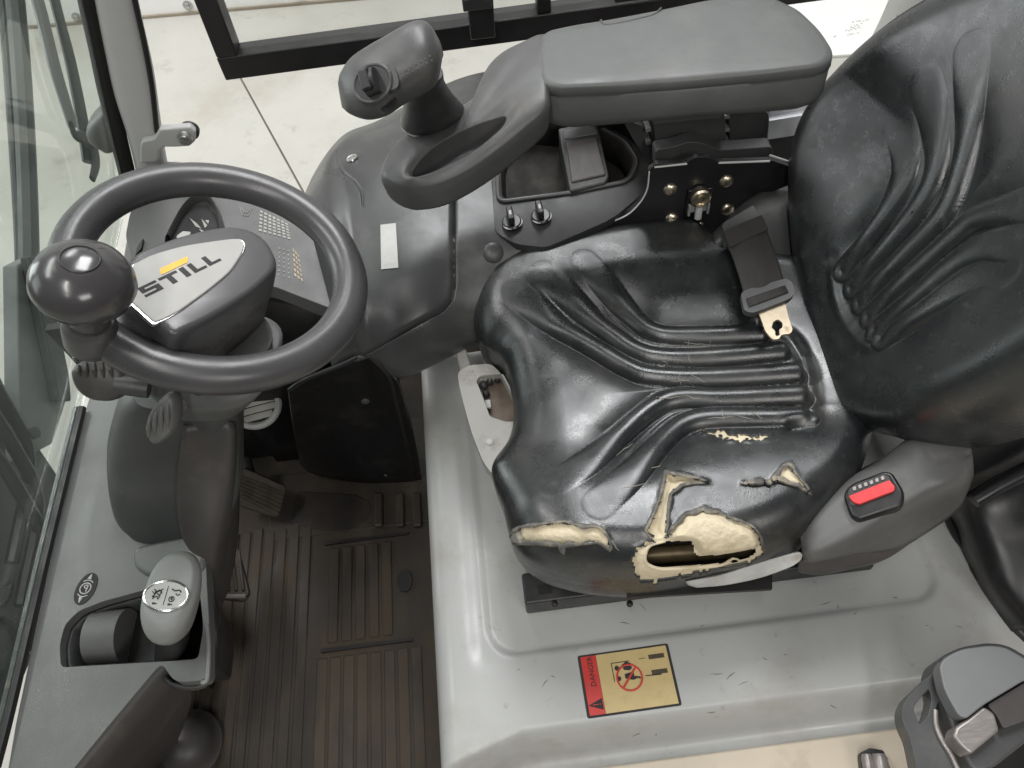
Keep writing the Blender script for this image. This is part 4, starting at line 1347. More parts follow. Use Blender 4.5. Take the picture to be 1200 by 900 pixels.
# warning sticker
dc = [at(u, v, hz + 0.007) for u, v in ((675, 768), (780, 755), (802, 825), (690, 843))]
so = (dc[0] + dc[1] + dc[2] + dc[3]) / 4
sx, sy = nrm((dc[0] + dc[1]) - (dc[3] + dc[2])), None
SU = -nrm(dc[1] + dc[2] - dc[0] - dc[3])
SN = np.array([0, 0, 1.0])
SRt = np.cross(SU, SN)
sh_w = 0.5 * abs((dc[0] + dc[1] - dc[2] - dc[3]) @ SRt) / 2
sh_h = 0.5 * abs((dc[1] + dc[2] - dc[0] - dc[3]) @ SU) / 2
p, n = hit(htree, 738, 798)
sz = p[2] + 0.0006


def sp(a, b, h=0.0):
    """a: along the reading direction, b: up, both -1..1"""
    q = so + SRt * a * sh_w + SU * b * sh_h
    return np.array([q[0], q[1], sz + h])


def sq(l, h, t=0.0007):
    return MB().prism([sp(a, b, h) for a, b in l], (0, 0, -t))


stk = MB().prism(rnd([sp(-1, -1), sp(1, -1), sp(1, 1), sp(-1, 1)], 0.003), (0, 0, -0.0008)).make('warning_sticker', M['ink'], ho_, smooth=False)
stk['label'] = 'red and yellow danger sticker with crossed out passenger'
sq([(-.93, -.94), (.94, -.94), (.94, .60), (-.93, .60)], 0.0006).make('yellow_field', M['sticker_yellow'], stk, smooth=False)
sq([(-.93, .605), (.94, .605), (.94, .94), (-.93, .94)], 0.0006).make('red_header', M['sticker_red'], stk, smooth=False)
sq([(-.80, .63), (-.44, .63), (-.62, .93)], 0.0012).make('warning_triangle', M['ink'], stk, smooth=False)
ex = MB()
for l in ([(-.63, .72), (-.61, .72), (-.605, .84), (-.635, .84)], [(-.632, .67), (-.608, .67), (-.608, .70), (-.632, .70)]):
    ex.prism([sp(a, b, 0.0016) for a, b in l], (0, 0, -0.0005))
ex.make('exclamation_mark', M['sticker_red'], stk, smooth=False)


def text(s, o, ex_, ey, size, m, name, par):
    c = bpy.data.curves.new(name, 'FONT')
    c.body, c.size, c.extrude = s, 1.0, 0.0
    t_ = bpy.data.objects.new(name, c)
    COL.objects.link(t_)
    me = bpy.data.meshes.new_from_object(t_)
    bpy.data.objects.remove(t_)
    bpy.data.curves.remove(c)
    b = MB()
    nn = np.cross(ex_, ey)
    b.add([o + ex_ * v.co.x * size + ey * v.co.y * size + nn * v.co.z for v in me.vertices], [tuple(q.vertices) for q in me.polygons])
    bpy.data.meshes.remove(me)
    return b.make(name, m, par, smooth=False)


text('DANGER', sp(-.06, .70, 0.0012), SRt, SU, 0.0088, M['ink'], 'danger_text', stk)
pg = MB()


def stroke(l, w, h=0.0011, closed=False):
    pg.tube([sp(a, b, h) for a, b in l], w, 5, closed=closed, flat=0.25, up=SN)


stroke([(.60, .30), (.60, -.08), (.62, -.08)], 0.0005)
stroke([(.60, .30), (.0, .30)], 0.0005)
stroke([(.62, -.3), (.62, -.45), (-.05, -.7)][:2], 0.0003)


def head(a, b, r):
    pg.prism([sp(a + r * math.cos(t_) / sh_w, b + r * math.sin(t_) / sh_h, 0.0012) for t_ in np.arange(14) * 2 * math.pi / 14], (0, 0, -0.0005))


head(.42, .20, 0.0029)
pg.prism([sp(a, b, .0012) for a, b in ((.50, .08), (.34, .06), (.30, -.06), (.36, -.12), (.52, -.12), (.60, -.02))], (0, 0, -.0005))
head(.08, .20, 0.0029)
pg.prism([sp(a, b, .0012) for a, b in ((.22, -.02), (.20, .06), (.06, .06), (-.02, -.1), (.02, -.2), (-.02, -.28), (.06, -.26), (.10, -.14), (.24, -.14))], (0, 0, -.0005))
pg.prism([sp(a, b, .0012) for a, b in ((.07, -.36), (.04, -.40), (.02, -.72), (.05, -.72))], (0, 0, -.0005))
pg.make('pictogram', M['ink'], stk, smooth=False)
wl_ = MB()
for (a0, b0) in ((.56, -.52), (.06, -.52)):
    for k in range(5):
        wl_.prism([sp(a, b, .0011) for a, b in ((a0 + .03 * k, b0), (a0 + .03 * k + .02, b0), (a0 + .03 * k + .02, b0 - .34), (a0 + .03 * k, b0 - .34))], (0, 0, -.0005))
wl_.make('wheel_print', M['ink'], stk, smooth=False)
pr_ = MB()
C0 = (.07, -.03)
rr_ = 0.0150
pr_.tube([sp(C0[0] + rr_ * math.cos(t_) / sh_w, C0[1] + rr_ * math.sin(t_) / sh_h, .0016) for t_ in np.arange(40) * 2 * math.pi / 40], 0.0011, 6, closed=True, flat=0.25, up=SN)
pr_.tube([sp(C0[0] + s * rr_ * .75 / sh_w, C0[1] - s * rr_ * .66 / sh_h, .0018) for s in (-1, 0, 1)], 0.0012, 6, flat=0.25, up=SN)
pr_.make('prohibition_ring', M['sticker_red'], stk, smooth=False)

# ------------------------------------------------------------------ the seat
se = thing('driver_seat', 'black ribbed vinyl driver seat with torn cushion showing yellow foam', 'driver seat', (0.18, -0.02, hz))


def interp_ring(P, n):
    return resamp(cr(P, 8, True), n, True)


def pad(outl, centre, nA, nR, height):
    """star shaped pad in 2-D, height(points, edge distance) -> third coordinate"""
    O_ = interp_ring(outl, nA)
    c = np.asarray(centre, float)
    t_ = np.linspace(0.0, 1.0, nR) ** 0.85
    t_[0] = 0.004
    P = c + t_[:, None, None] * (O_[None] - c)
    F_ = P.reshape(-1, 2)
    loop = np.vstack([O_, O_[:1]])
    d = pdist(F_, np.vstack([O_[::5], O_[:1]]))
    k_ = max(0, nR - 28) * nA
    d[k_:] = pdist(F_[k_:], loop)
    return P, F_, d, height(F_, d), O_


def sup(d, R, hgt):
    q = np.clip(R - d, 0, R) / R
    return hgt * (1 - np.sqrt(np.maximum(1 - q ** 2.2, 0)))


# cushion, plan outline at its widest level
ol = [(557, 360), (566, 334), (600, 315), (660, 299), (720, 286), (790, 279), (822, 286), (850, 305), (900, 318), (950, 330), (990, 400), (1020, 480), (1012, 540), (984, 596), (952, 628), (912, 654), (872, 668), (800, 681), (740, 687), (680, 682), (630, 668), (602, 642), (590, 600), (578, 565), (578, 545), (596, 518), (602, 488), (598, 455), (588, 422), (566, 405), (556, 385)]
zw = 0.405
OL = np.array([at(u, v, zw)[:2] for u, v in ol])
ZT = 0.452
RID = [
    [(684, 316), (715, 346), (745, 372), (764, 386), (797, 391), (890, 388)],
    [(636, 329), (680, 362), (715, 388), (744, 408), (775, 416), (830, 416), (915, 409)],
    [(600, 345), (650, 378), (695, 404), (735, 428), (765, 438), (830, 440), (935, 434)],
    [(650, 574), (690, 545), (730, 505), (765, 476), (795, 464), (850, 464), (942, 460)],
    [(702, 600), (740, 562), (775, 518), (800, 496), (830, 488), (880, 487), (946, 487)],
]
RIDW = [resamp(cr(np.array([at(u, v, ZT)[:2] for u, v in r]), 8), 60) for r in RID]
crease = np.array([at(u, v, ZT)[:2] for u, v in ((890, 376), (925, 390), (944, 420), (952, 455), (950, 490), (930, 500))])
crease = cr(crease, 6)
bol1 = np.array([at(u, v, ZT)[:2] for u, v in ((690, 308), (790, 306), (860, 350))])
bol2 = np.array([at(u, v, ZT)[:2] for u, v in ((640, 610), (760, 600), (900, 590))])


def cush_h(F_, d):
    z = np.full(len(F_), ZT)
    # dish and side bolsters
    z += 0.020 * sstep(0.065, 0.16, F_[:, 1] + 0.10 * np.clip(F_[:, 0] - 0.2, 0, 1))
    z += 0.022 * sstep(0.085, 0.19, -F_[:, 1])
    z -= 0.004 * np.exp(-(((F_[:, 0] - 0.05) / 0.07) ** 2 + ((F_[:, 1] - 0.01) / 0.06) ** 2))
    h = np.zeros(len(F_))
    den = np.zeros(len(F_))
    for r in RIDW:
        k, tp_ = pdist_t(F_, r)
        d0_ = np.hypot(F_[:, 0] - r[0][0], F_[:, 1] - r[0][1])
        fade = sstep(0.004, 0.105, d0_)
        wd_ = 0.0150 + 0.004 * (1 - sstep(0.03, 0.13, d0_))
        h = np.maximum(h, 0.0155 * fade * np.clip(1 - (k / wd_) ** 2, 0, 1) ** 0.8)
        den = np.maximum(den, fade * np.exp(-(k / 0.024) ** 2))
    z += h - 0.0085 * den
    z -= 0.007 * np.exp(-(pdist(F_, crease) / 0.008) ** 2)
    # rear rises slightly under the back, front edge waterfalls
    z -= 0.012 * sstep(0.06, -0.03, F_[:, 0])
    for k in range(5):
        a = k * 1.3
        z += 0.00008 * np.sin(F_[:, 0] * (38 + 17 * k) + a * 2 + 3 * np.sin(F_[:, 1] * 21 + k)) * np.sin(F_[:, 1] * (33 + 13 * k) + a)
    z -= sup(d, 0.044, z - zw)
    return z


NA, NR = 760, 230
P, F_, d_, z_, O_ = pad(OL, at(770, 470, ZT)[:2], NA, NR, cush_h)
top_ = np.concatenate([P, z_.reshape(NR, NA)[..., None]], -1)
ce = np.array([*at(770, 470, ZT)[:2], 0])
sk = []
for dz, s_ in ((0.010, 0.0005), (0.024, 0.001), (0.040, 0.003), (0.055, 0.008), (0.066, 0.020)):
    r = top_[-1].copy()
    dv = r[:, :2] - ce[:2]
    L_ = np.linalg.norm(dv, axis=1)[:, None]
    r[:, :2] -= dv / L_ * s_
    r[:, 2] = zw - dz
    sk.append(r)
# refine the skirt
sk = cr(np.array([top_[-1]] + sk).reshape(6, -1), 6).reshape(-1, NA, 3)[1:]
full = np.concatenate([top_, sk], 0)
NT = full.shape[0]
flat_ = full.reshape(-1, 3)
px_ = proj(flat_)

TEARS = [
    [(597, 628), (604, 620), (622, 615), (640, 614), (660, 612), (682, 616), (700, 617), (708, 623), (714, 634), (716, 646), (709, 640), (700, 635), (680, 637), (661, 640), (660, 650), (655, 639), (625, 637), (600, 636)],
    [(780, 552), (790, 555), (803, 557), (833, 565), (815, 565), (800, 568), (795, 573), (787, 579), (784, 594), (783, 610), (780, 632), (768, 634), (757, 622), (765, 603), (772, 588), (776, 570)],
    [(783, 623), (795, 612), (803, 602), (814, 599), (823, 595), (840, 599), (853, 606), (870, 612), (883, 619), (890, 628), (894, 640), (882, 650), (860, 654), (840, 656), (818, 655), (811, 640), (783, 634)],
    [(745, 641), (757, 636), (783, 632), (812, 636), (820, 652), (893, 641), (896, 652), (872, 661), (844, 667), (812, 673), (790, 678), (768, 684), (750, 682), (742, 672), (741, 655)],
    [(903, 566), (908, 557), (918, 547), (926, 544), (931, 553), (938, 562), (951, 579), (936, 569), (925, 566), (912, 562), (890, 566), (870, 566), (890, 563)],
    [(812, 509), (830, 505), (849, 505), (852, 508), (880, 510), (903, 511), (901, 514), (880, 516), (852, 516), (846, 511), (830, 508)],
]
SLOT = [(757, 640), (783, 635), (810, 634), (815, 652), (842, 650), (885, 642), (884, 650), (862, 658), (810, 662), (770, 665), (756, 662)]
vis = flat_[:, 2] > 0
tear = np.zeros(len(flat_), bool)
jit = px_ + np.stack([1.6 * np.sin(px_[:, 1] * 0.33 + 1.7 * np.sin(px_[:, 0] * 0.21)) + 1.1 * np.sin(px_[:, 1] * 0.9 + 2 * np.sin(px_[:, 0] * 0.4)) + 0.6 * np.sin(px_[:, 0] * 1.7), 1.6 * np.sin(px_[:, 0] * 0.29 + 1.9 * np.sin(px_[:, 1] * 0.24)) + 1.1 * np.sin(px_[:, 0] * 0.8 + 2 * np.sin(px_[:, 1] * 0.5)) + 0.6 * np.sin(px_[:, 1] * 1.9)], 1)
for T_ in TEARS:
    tear |= inside(jit, T_)
slot = inside(px_, SLOT)
idx = np.arange(NT * NA).reshape(NT, NA)
a, b, c, d = idx[:-1], np.roll(idx, -1, 1)[:-1], np.roll(idx, -1, 1)[1:], idx[1:]
quads = np.stack([a, b, c, d], -1).reshape(-1, 4)
# only tear where the surface faces the viewer's side (the near half of the pad)
tq = tear[quads].sum(1) >= 3
# vinyl lips curl up slightly around the tears
td = np.full(len(flat_), 1e9)
for T_ in TEARS:
    td = np.minimum(td, pdist(px_, np.vstack([T_, T_[:1]])))
vin = flat_.copy()
lift = np.exp(-(td / 3.0) ** 2) * (0.5 + 0.5 * np.sin(px_[:, 0] * 0.31) * np.sin(px_[:, 1] * 0.23 + 1))
vin[:, 2] += 0.0014 * lift
cu = MB()
cu.add(vin, quads[~tq])
cushion = cu.make('cushion', M['vinyl'], se, solid=0.0010, sharp=180)
# foam core seen through the tears
near = (td < 26) | tear
fo = flat_.copy()
cen = np.array([*at(770, 470, 0.40)])
bul = np.zeros(len(fo))
for T_, amt in ((TEARS[0], 0.003), (TEARS[2], 0.014), (TEARS[4], 0.004), (TEARS[3], 0.004), (TEARS[1], -0.008)):
    dd = pdist(px_, np.vstack([T_, T_[:1]]))
    bul = bul + np.where(inside(px_, T_), amt * sstep(0, 12, dd), 0)
from mathutils import noise as mn
nz_ = np.zeros(len(fo))
for i in np.where(near)[0]:
    v_ = Vector(fo[i])
    nz_[i] = mn.noise(v_ * 60) + 0.6 * mn.noise(v_ * 140) + 0.35 * mn.noise(v_ * 320)
inward = nrm((0, 0.5, -0.85))
fo += inward * (0.0028 - bul - 0.0012 * nz_)[:, None]
sq_ = slot[quads].sum(1) >= 2
nq = near[quads].all(1) & ~sq_
fc_ = MB()
fc_.add(fo, quads[nq])
foam = fc_.make('foam_core', M['foam'], se, sharp=180)
# frayed grey backing cloth along the torn edges
ctree = tree(cu)
rf = random.Random(21)
for T_, wmax in ((TEARS[0], 4.0), (TEARS[1], 3.0), (TEARS[2], 5.0), (TEARS[4], 4.5)):
    L_ = resamp(np.array(T_, float), 64, True)
    cc = L_.mean(0)
    rows_, prev = [], 0.5
    for i, p_ in enumerate(L_):
        tg_ = L_[(i + 1) % 64] - L_[i - 1]
        nn_ = np.array([-tg_[1], tg_[0]])
        nn_ /= np.linalg.norm(nn_) + 1e-9
        if not inside((p_ + nn_ * 1.2)[None], T_)[0]:
            nn_ = -nn_
        prev = min(1, max(0.0, prev + rf.uniform(-0.42, 0.42)))
        if pdist(p_[None], np.vstack([SLOT, SLOT[:1]]))[0] < 7 or inside(p_[None], SLOT)[0]:
            rows_.append(None)
            continue
        a_, _n = hit(ctree, *(p_ - nn_ * 2.6))
        d_i = CAM - a_
        a_ = a_ + nrm(d_i) * 0.0016
        q_ = p_ + nn_ * (wmax * prev)
        b_ = onpl(q_[0], q_[1], a_ + nrm(d_i) * (0.0016 * prev), _n)
        m_i = onpl(*(p_ - nn_ * 0.3), a_ + nrm(d_i) * (0.0026 * prev + 0.0006), _n)
        rows_.append([a_, m_i, b_])
    if None not in [q if q is None else 1 for q in rows_]:
        rows_.append(rows_[0])
    else:
        k_ = [i for i in range(64) if rows_[i] is None and rows_[(i + 1) % 64] is not None][0]
        rows_ = rows_[k_ + 1:] + rows_[:k_ + 1]
    run = []
    for q in rows_ + [None]:
        if q is not None:
            run.append(q)
        else:
            if len(run) > 3:
                MB().grid(np.array(run).transpose(1, 0, 2)).make('torn_edge', M['torn'], se, solid=0.0005, sharp=80)
            run = []
ftree = tree(fc_)
sp_ = []
for p_ in resamp(np.array([(780, 634), (760, 638), (754, 648), (757, 662), (772, 667), (810, 665), (845, 662), (868, 657)], float), 40):
    q_, _n = hit(ftree, *p_)
    sp_.append(q_ - np.array([0, 0, 0.001]))
sp_ = np.array(sp_)
for _ in range(3):
    sp_[1:-1] = (sp_[:-2] + sp_[1:-1] + sp_[2:]) / 3
MB().tube(sp_, [0.0012, 0.0026, 0.0020, 0.0028, 0.0022, 0.0010], 8).make('foam_lip', M['foam'], se)
# dark cavity with the steel tube of the seat frame
cav = [at(u, v, 0.372) for u, v in ((735, 625), (905, 618), (905, 690), (735, 700))]
MB().prism(cav, (0, 0, -0.006)).make('cavity_floor', M['seal'], se)
MB().tube([at(745, 652, 0.400), at(880, 642, 0.400), at(905, 639, 0.400)], 0.010, 16).make('frame_tube', mat('old_steel', (0.20, 0.155, 0.09), 0.35, 0.3, 40, metal=0.6), se)
MB().tube([at(745, 642, 0.398), at(815, 637, 0.398)], 0.005, 12).make('frame_wire', M['plastic_dark'], se)
# loose flap of pale lining hanging below the slot
fw = [[at(800, 676, .395), at(840, 669, .398), at(880, 656, .402), at(925, 644, .405), at(934, 645, .404)],
      [at(803, 680, .392), at(842, 675, .392), at(882, 665, .394), at(925, 651, .398), at(933, 649, .400)],
      [at(812, 683, .386), at(845, 680, .385), at(884, 672, .387), at(918, 660, .393), at(930, 653, .397)]]
MB().patch([[p + np.array([0, -0.010, 0.012]) for p in r] for r in fw], 6, 6).make('lining_flap', M['flap'], se, solid=0.003)
fp3 = [[at(876, 643, .41), at(884, 640, .412), at(894, 643, .41)], [at(877, 655, .40), at(884, 653, .402), at(889, 652, .40)], [at(880, 669, .39), at(883, 667, .39), at(884, 664, .39)]]
MB().patch([[p + np.array([0, -0.012, 0.008]) for p in r] for r in fp3], 5, 5).make('vinyl_scrap', M['flap'], se, solid=0.0015)
# small cracks across the ribs
ck = MB()
ctr = tree(cu)
rc = random.Random(5)


def crack(u, v, du, dv, w=0.0006, k=5):
    L_ = []
    for i in range(k):
        t_ = i / (k - 1)
        uu, vv = u + du * t_ + rc.uniform(-1.6, 1.6), v + dv * t_ + rc.uniform(-1.2, 1.2)
        p, n = hit(ctr, uu, vv)
        L_.append(p + n * 0.0002)
    ck.tube(L_, [w * 0.4, w, w * 0.4], 5, flat=0.5)


for (u, v, du, dv) in ((778, 404, 22, 1), (800, 402, 32, 2), (806, 399, 1, 9), (832, 398, 1, 9), (762, 420, 40, 2), (806, 415, 3, 12), (776, 421, 8, 6), (786, 446, 24, -1), (796, 438, 2, 12), (810, 440, 18, 8), (770, 468, 30, -4), (800, 464, 22, 3), (830, 490, 30, -2), (846, 480, 2, 12), (862, 486, 20, 5), (880, 482, 14, 8), (730, 572, 26, -6), (762, 548, 12, -3), (818, 548, 8, 12), (700, 624, 14, -10), (716, 634, 10, 12), (700, 500, -14, 12), (742, 520, -20, 14)):
    crack(u, v, du, dv, 0.0006)
cko = ck.make('vinyl_cracks', mat('crack', (0.24, 0.22, 0.18), 0.8), se)
cko['kind'] = 'stuff'
# under shell and slide rails
us = [np.array([p[0], p[1]]) for p in OL]
uc = np.array(at(770, 470, .35)[:2])
rU = interp_ring(OL, 120)
rU = uc + (rU - uc) * 0.965
lo_ = []
for z, k in ((0.352, 1.0), (0.336, 0.995), (0.322, 0.97), (0.315, 0.92)):
    q = uc + (rU - uc) * k
    lo_.append(np.concatenate([q, np.full((120, 1), z)], 1))
MB().loft(lo_, 3).make('seat_pan', M['brown_grey'], se, sharp=60)
r0, r1 = at(618, 728, 0.262), at(1024, 676, 0.262)
ra = nrm(r1 - r0)
for nm, off_ in (('slide_rail', 0.0), ('slide_rail', 0.36)):
    o_ = np.array([0, off_ + 0.012, 0.0])
    t_ = [r0 + o_ + [0, 0, 0.030], r0 + o_ + ra * 0.405 + [0, 0, 0.030], r0 + o_ + ra * 0.445 + [0, 0, 0.004], r0 + o_ + ra * 0.445 - [0, 0, 0.010], r0 + o_ - [0, 0, 0.010]]
    MB().prism(t_, (0, 0.04, 0)).make(nm, M['plastic_dark'], se, bevel=0.003)
MB().box((0.22, 0.0, 0.29), (0.40, 0.28, 0.05)).make('suspension', M['seal'], se, bevel=0.01)
p = at(640, 702, 0.293)
MB().box(p + np.array([0.0, 0.012, 0.0005]), (0.016, 0.010, 0.002)).make('rail_slot', M['seal'], se)
for u in (650, 738):
    dome(at(u, 707, 0.292), (0, 0, 1), 0.004, 0.002).make('rail_rivet', M['seal'], se)

# backrest: a plane leaning 20 degrees
LB = math.radians(20)
BO = np.array([0.385, 0, 0.45])
BN = np.array([-math.cos(LB), 0, math.sin(LB)])
BU = np.array([math.sin(LB), 0, math.cos(LB)])


def pb(l):
    r = []
    for u, v in l:
        q = onpl(u, v, BO, BN) - BO
        r.append((q[1], q @ BU))
    return np.array(r)


bo2 = np.array([(-0.10, -0.035), (-0.150, 0.01), (-0.190, 0.06), (-0.212, 0.12), (-0.226, 0.19), (-0.230, 0.27), (-0.215, 0.36), (-0.165, 0.44), (-0.06, 0.49), (0.05, 0.482), (0.130, 0.44), (0.187, 0.378), (0.236, 0.305), (0.263, 0.228), (0.268, 0.150), (0.242, 0.085), (0.190, 0.030), (0.12, -0.015), (0.0, -0.05)])
RB = [
    [(994, 318), (1030, 268), (1056, 222), (1065, 190), (1064, 160), (1060, 148)],
    [(1004, 338), (1050, 280), (1082, 232), (1096, 190), (1097, 140), (1092, 100)],
    [(1014, 356), (1066, 296), (1104, 250), (1122, 200), (1134, 140), (1143, 60)],
    [(1026, 372), (1074, 322), (1116, 280), (1140, 258), (1170, 248), (1215, 240), (1260, 232)],
    [(1036, 388), (1078, 352), (1120, 312), (1152, 292), (1185, 286), (1230, 280)],
    [(1046, 398), (1090, 368), (1130, 334), (1160, 318), (1190, 316)],
]
RBW = [resamp(cr(pb(r), 8), 60) for r in RB]
bcr = cr(pb([(985, 300), (983, 330), (990, 362), (1004, 386), (1024, 403), (1050, 408)]), 6)


def back_h(F_, d):
    z = np.full(len(F_), 0.0)
    y, s_ = F_[:, 0] - 0.018, F_[:, 1]
    z += 0.030 * np.clip(np.abs(y) / 0.2, 0, 1.2) ** 2
    z += 0.010 * np.exp(-((s_ - 0.10) / 0.1) ** 2)
    h = np.zeros(len(F_))
    den = np.zeros(len(F_))
    for r in RBW:
        k, tp_ = pdist_t(F_, r)
        d0_ = np.hypot(F_[:, 0] - r[0][0], F_[:, 1] - r[0][1])
        d1_ = np.hypot(F_[:, 0] - r[-1][0], F_[:, 1] - r[-1][1])
        fade = sstep(-0.012, 0.055, d0_) * sstep(0.0, 0.13, d1_)
        wd_ = 0.0145 + 0.006 * (1 - sstep(0.0, 0.10, d1_))
        h = np.maximum(h, 0.0140 * fade * np.clip(1 - (k / wd_) ** 2, 0, 1) ** 0.8)
        den = np.maximum(den, fade * np.exp(-(k / 0.022) ** 2))
    z += h - 0.0105 * den
    z += 0.0035 * np.exp(-(pdist(F_, bcr) / 0.009) ** 2) * sstep(0, 0.03, np.hypot(F_[:, 0] - bcr[0][0], F_[:, 1] - bcr[0][1])) * sstep(0, 0.03, np.hypot(F_[:, 0] - bcr[-1][0], F_[:, 1] - bcr[-1][1]))
    z -= sup(d, 0.06, z + 0.055)
    return z


NA2, NR2 = 860, 240
P2, F2, d2_, z2, O2 = pad(bo2, (0.018, 0.19), NA2, NR2, back_h)
y_, s_ = P2[..., 0], P2[..., 1]
W_ = BO + y_[..., None] * np.array([0, 1.0, 0]) + s_[..., None] * BU + z2.reshape(NR2, NA2)[..., None] * BN
rim_ = W_[-1]
rc_ = BO + 0.018 * np.array([0, 1.0, 0]) + 0.19 * BU - BN * 0.05
sk2 = []
for dn, k in ((0.015, 1.0), (0.03, 0.99), (0.05, 0.95), (0.06, 0.85), (0.062, 0.3)):
    sk2.append((rim_ - rc_) * k + rc_ - BN * dn)
W2 = np.concatenate([W_, cr(np.array([rim_] + sk2).reshape(6, -1), 3).reshape(-1, NA2, 3)[1:]], 0)
MB().grid(W2, wrapc=True).make('backrest', M['vinyl'], se, sharp=180)
# lower stem that carries the backrest
st = MB().box(BO - BN * 0.035 - BU * 0.03, (0.03, 0.20, 0.14), [BN, np.array([0, 1.0, 0]), BU])
st.make('back_hinge', M['seal'], se, bevel=0.012)

# side lever, light grey
lvr = thing('seat_lever', 'light grey seat adjuster lever plate with cut-out at the front of the cushion', 'lever', at(560, 500, 0.34))
ZL = 0.375
lo2 = [(536, 436), (548, 428), (575, 426), (586, 436), (604, 470), (612, 500), (604, 528), (592, 545), (578, 557), (566, 541), (553, 508), (545, 480), (538, 452)]
cut = [(558, 446), (563, 440), (590, 438), (606, 470), (608, 494), (592, 494), (574, 488), (567, 468)]
lm = plate(rnd(pts(lo2, ZL), 0.008), [rnd(pts(cut, ZL), 0.004)], 0.022)
lm.make('lever_plate', M['lever_grey'], lvr, bevel=0.005, seg=4)
hl = pts([(531, 402), (537, 398), (544, 401), (551, 424), (553, 436), (540, 440)], ZL - 0.006)
MB().prism(rnd(hl, 0.006), (0, 0, -0.016)).make('lever_tip', M['lever_grey'], lvr, bevel=0.004)
dome(at(574, 518, ZL), (0, 0, 1), 0.0055, 0.003).make('lever_screw', M['pillar_light'], lvr)
mech = pts([(560, 440), (605, 436), (612, 500), (575, 492)], ZL - 0.018)
MB().prism(mech, (0, 0, -0.004)).make('mechanism_plate', mat('old_plate', (0.13, 0.10, 0.075), 0.45, 0.3, 40, metal=0.3), lvr, bevel=0.001)
for u, v, r in ((567, 452, .006), (574, 448, .005), (570, 462, .005), (583, 444, .006)):
    dome(at(u, v, ZL - 0.015), (0, 0, 1), r, 0.007, 10).make('pawl', M['plastic_dark'], lvr)
MB().box(at(572, 474, ZL - 0.012), (0.008, 0.013, 0.005)).make('white_clip', M['white_label'], lvr, bevel=0.001)
gd = MB()
for u in range(542, 574, 5):
    for v in range(430, 446, 5):
        gd.lathe([(0.001, 0), (0.0007, 0.0006), (0.0001, 0.0008)], at(u + (v % 2) * 2, v, ZL), (0, 0, 1), 6)
gd.make('grip_dots', M['lever_grey'], lvr)

# ------------------------------------------------------------------ seat belt, tongue end
sb = thing('seat_belt', 'black seat belt with tan metal tongue lying over the cushion', 'seat belt', at(890, 320, 0.47))
an = [[at(815, 290, .44), at(845, 262, .47), at(880, 230, .49), at(955, 196, .46)],
      [at(825, 300, .45), at(850, 275, .485), at(890, 250, .505), at(955, 235, .47)],
      [at(845, 310, .44), at(866, 290, .475), at(905, 275, .485), at(955, 275, .45)],
      [at(860, 335, .43), at(880, 325, .44), at(915, 320, .44), at(960, 318, .43)]]
MB().patch(an, 6, 6).make('anchor_cover', M['plastic'], sb, solid=0.012)
MB().prism(rnd(pts([(846, 262), (883, 240), (893, 262), (852, 282)], .508), .004), (0, 0, -.018)).make('belt_loop', M['plastic'], sb, bevel=0.004)
MB().prism(rnd(pts([(848, 270), (893, 251), (901, 268), (856, 289)], .513), .003), (0, 0, -.010)).make('belt_fold', M['webbing'], sb, bevel=0.003)
wb = [[at(852, 284, .508), at(874, 275, .512), at(897, 265, .508)],
      [at(861, 308, .507), at(883, 298, .511), at(906, 289, .507)],
      [at(868, 330, .500), at(890, 321, .504), at(914, 312, .500)],
      [at(874, 352, .492), at(897, 346, .494), at(921, 338, .492)]]
MB().patch(wb, 8, 8).make('webbing', M['webbing'], sb, solid=0.0025)
tg = plate(rnd(pts([(868, 345), (872, 340), (921, 326), (928, 330), (932, 342), (926, 350), (882, 367), (872, 364)], .498), .006), [rnd(pts([(876, 352), (917, 336), (921, 342), (880, 358)], .498), .002)], .008)
tg.make('tongue_frame', M['plastic'], sb, bevel=0.003)
wb2 = [[at(874, 350, .499), at(920, 334, .499)], [at(878, 359, .500), at(924, 342, .500)]]
MB().patch(wb2, 4, 6).make('belt_end', M['webbing'], sb, solid=0.003)
tong = pts([(889, 366), (920, 354), (924, 372), (929, 386), (926, 391), (916, 392), (913, 397), (906, 398), (901, 393), (897, 388)], .493)
key = pts([(904, 384), (906, 377), (912, 374), (917, 378), (917, 384), (913, 386), (914, 393), (909, 394), (908, 387)], .493)
plate(rnd(tong, .0025), [rnd(key, .002)], .003).make('tongue', M['tongue'], sb, bevel=0.0006)

# ------------------------------------------------------------------ buckle housing
bh = thing('buckle_housing', 'grey plastic side housing holding the red belt buckle', 'buckle housing', at(1040, 590, 0.36))
#            hidden edge           top edge            middle          ridge            bottom
st_ = [
    [(945, 600, .39), (938, 622, .425), (938, 635, .425), (940, 648, .415), (942, 660, .37)],
    [(965, 585, .39), (958, 597, .440), (955, 620, .445), (953, 654, .430), (956, 659, .36)],
    [(1000, 555, .40), (992, 566, .455), (992, 592, .462), (996, 636, .447), (1002, 651, .35)],
    [(1035, 535, .41), (1030, 546, .468), (1034, 575, .476), (1040, 612, .462), (1052, 643, .35)],
    [(1065, 512, .42), (1058, 522, .480), (1068, 556, .492), (1082, 588, .476), (1098, 617, .36)],
    [(1085, 500, .42), (1076, 509, .488), (1094, 542, .500), (1112, 574, .484), (1124, 596, .375)],
    [(1115, 495, .42), (1108, 503, .488), (1124, 532, .496), (1132, 562, .48), (1135, 576, .40)],
    [(1132, 498, .42), (1132, 506, .478), (1139, 528, .48), (1141, 548, .468), (1141, 558, .42)],
]
hm = MB().patch([[at(*q) for q in r] for r in st_], 8, 9, grooves=[([(1078, 511), (1086, 526), (1094, 540), (1110, 537), (1138, 532)], 1.2, 0.0025)])
hbt = tree(hm)
hm.make('housing_shell', M['plastic_mid'], bh, solid=0.004, sharp=60)
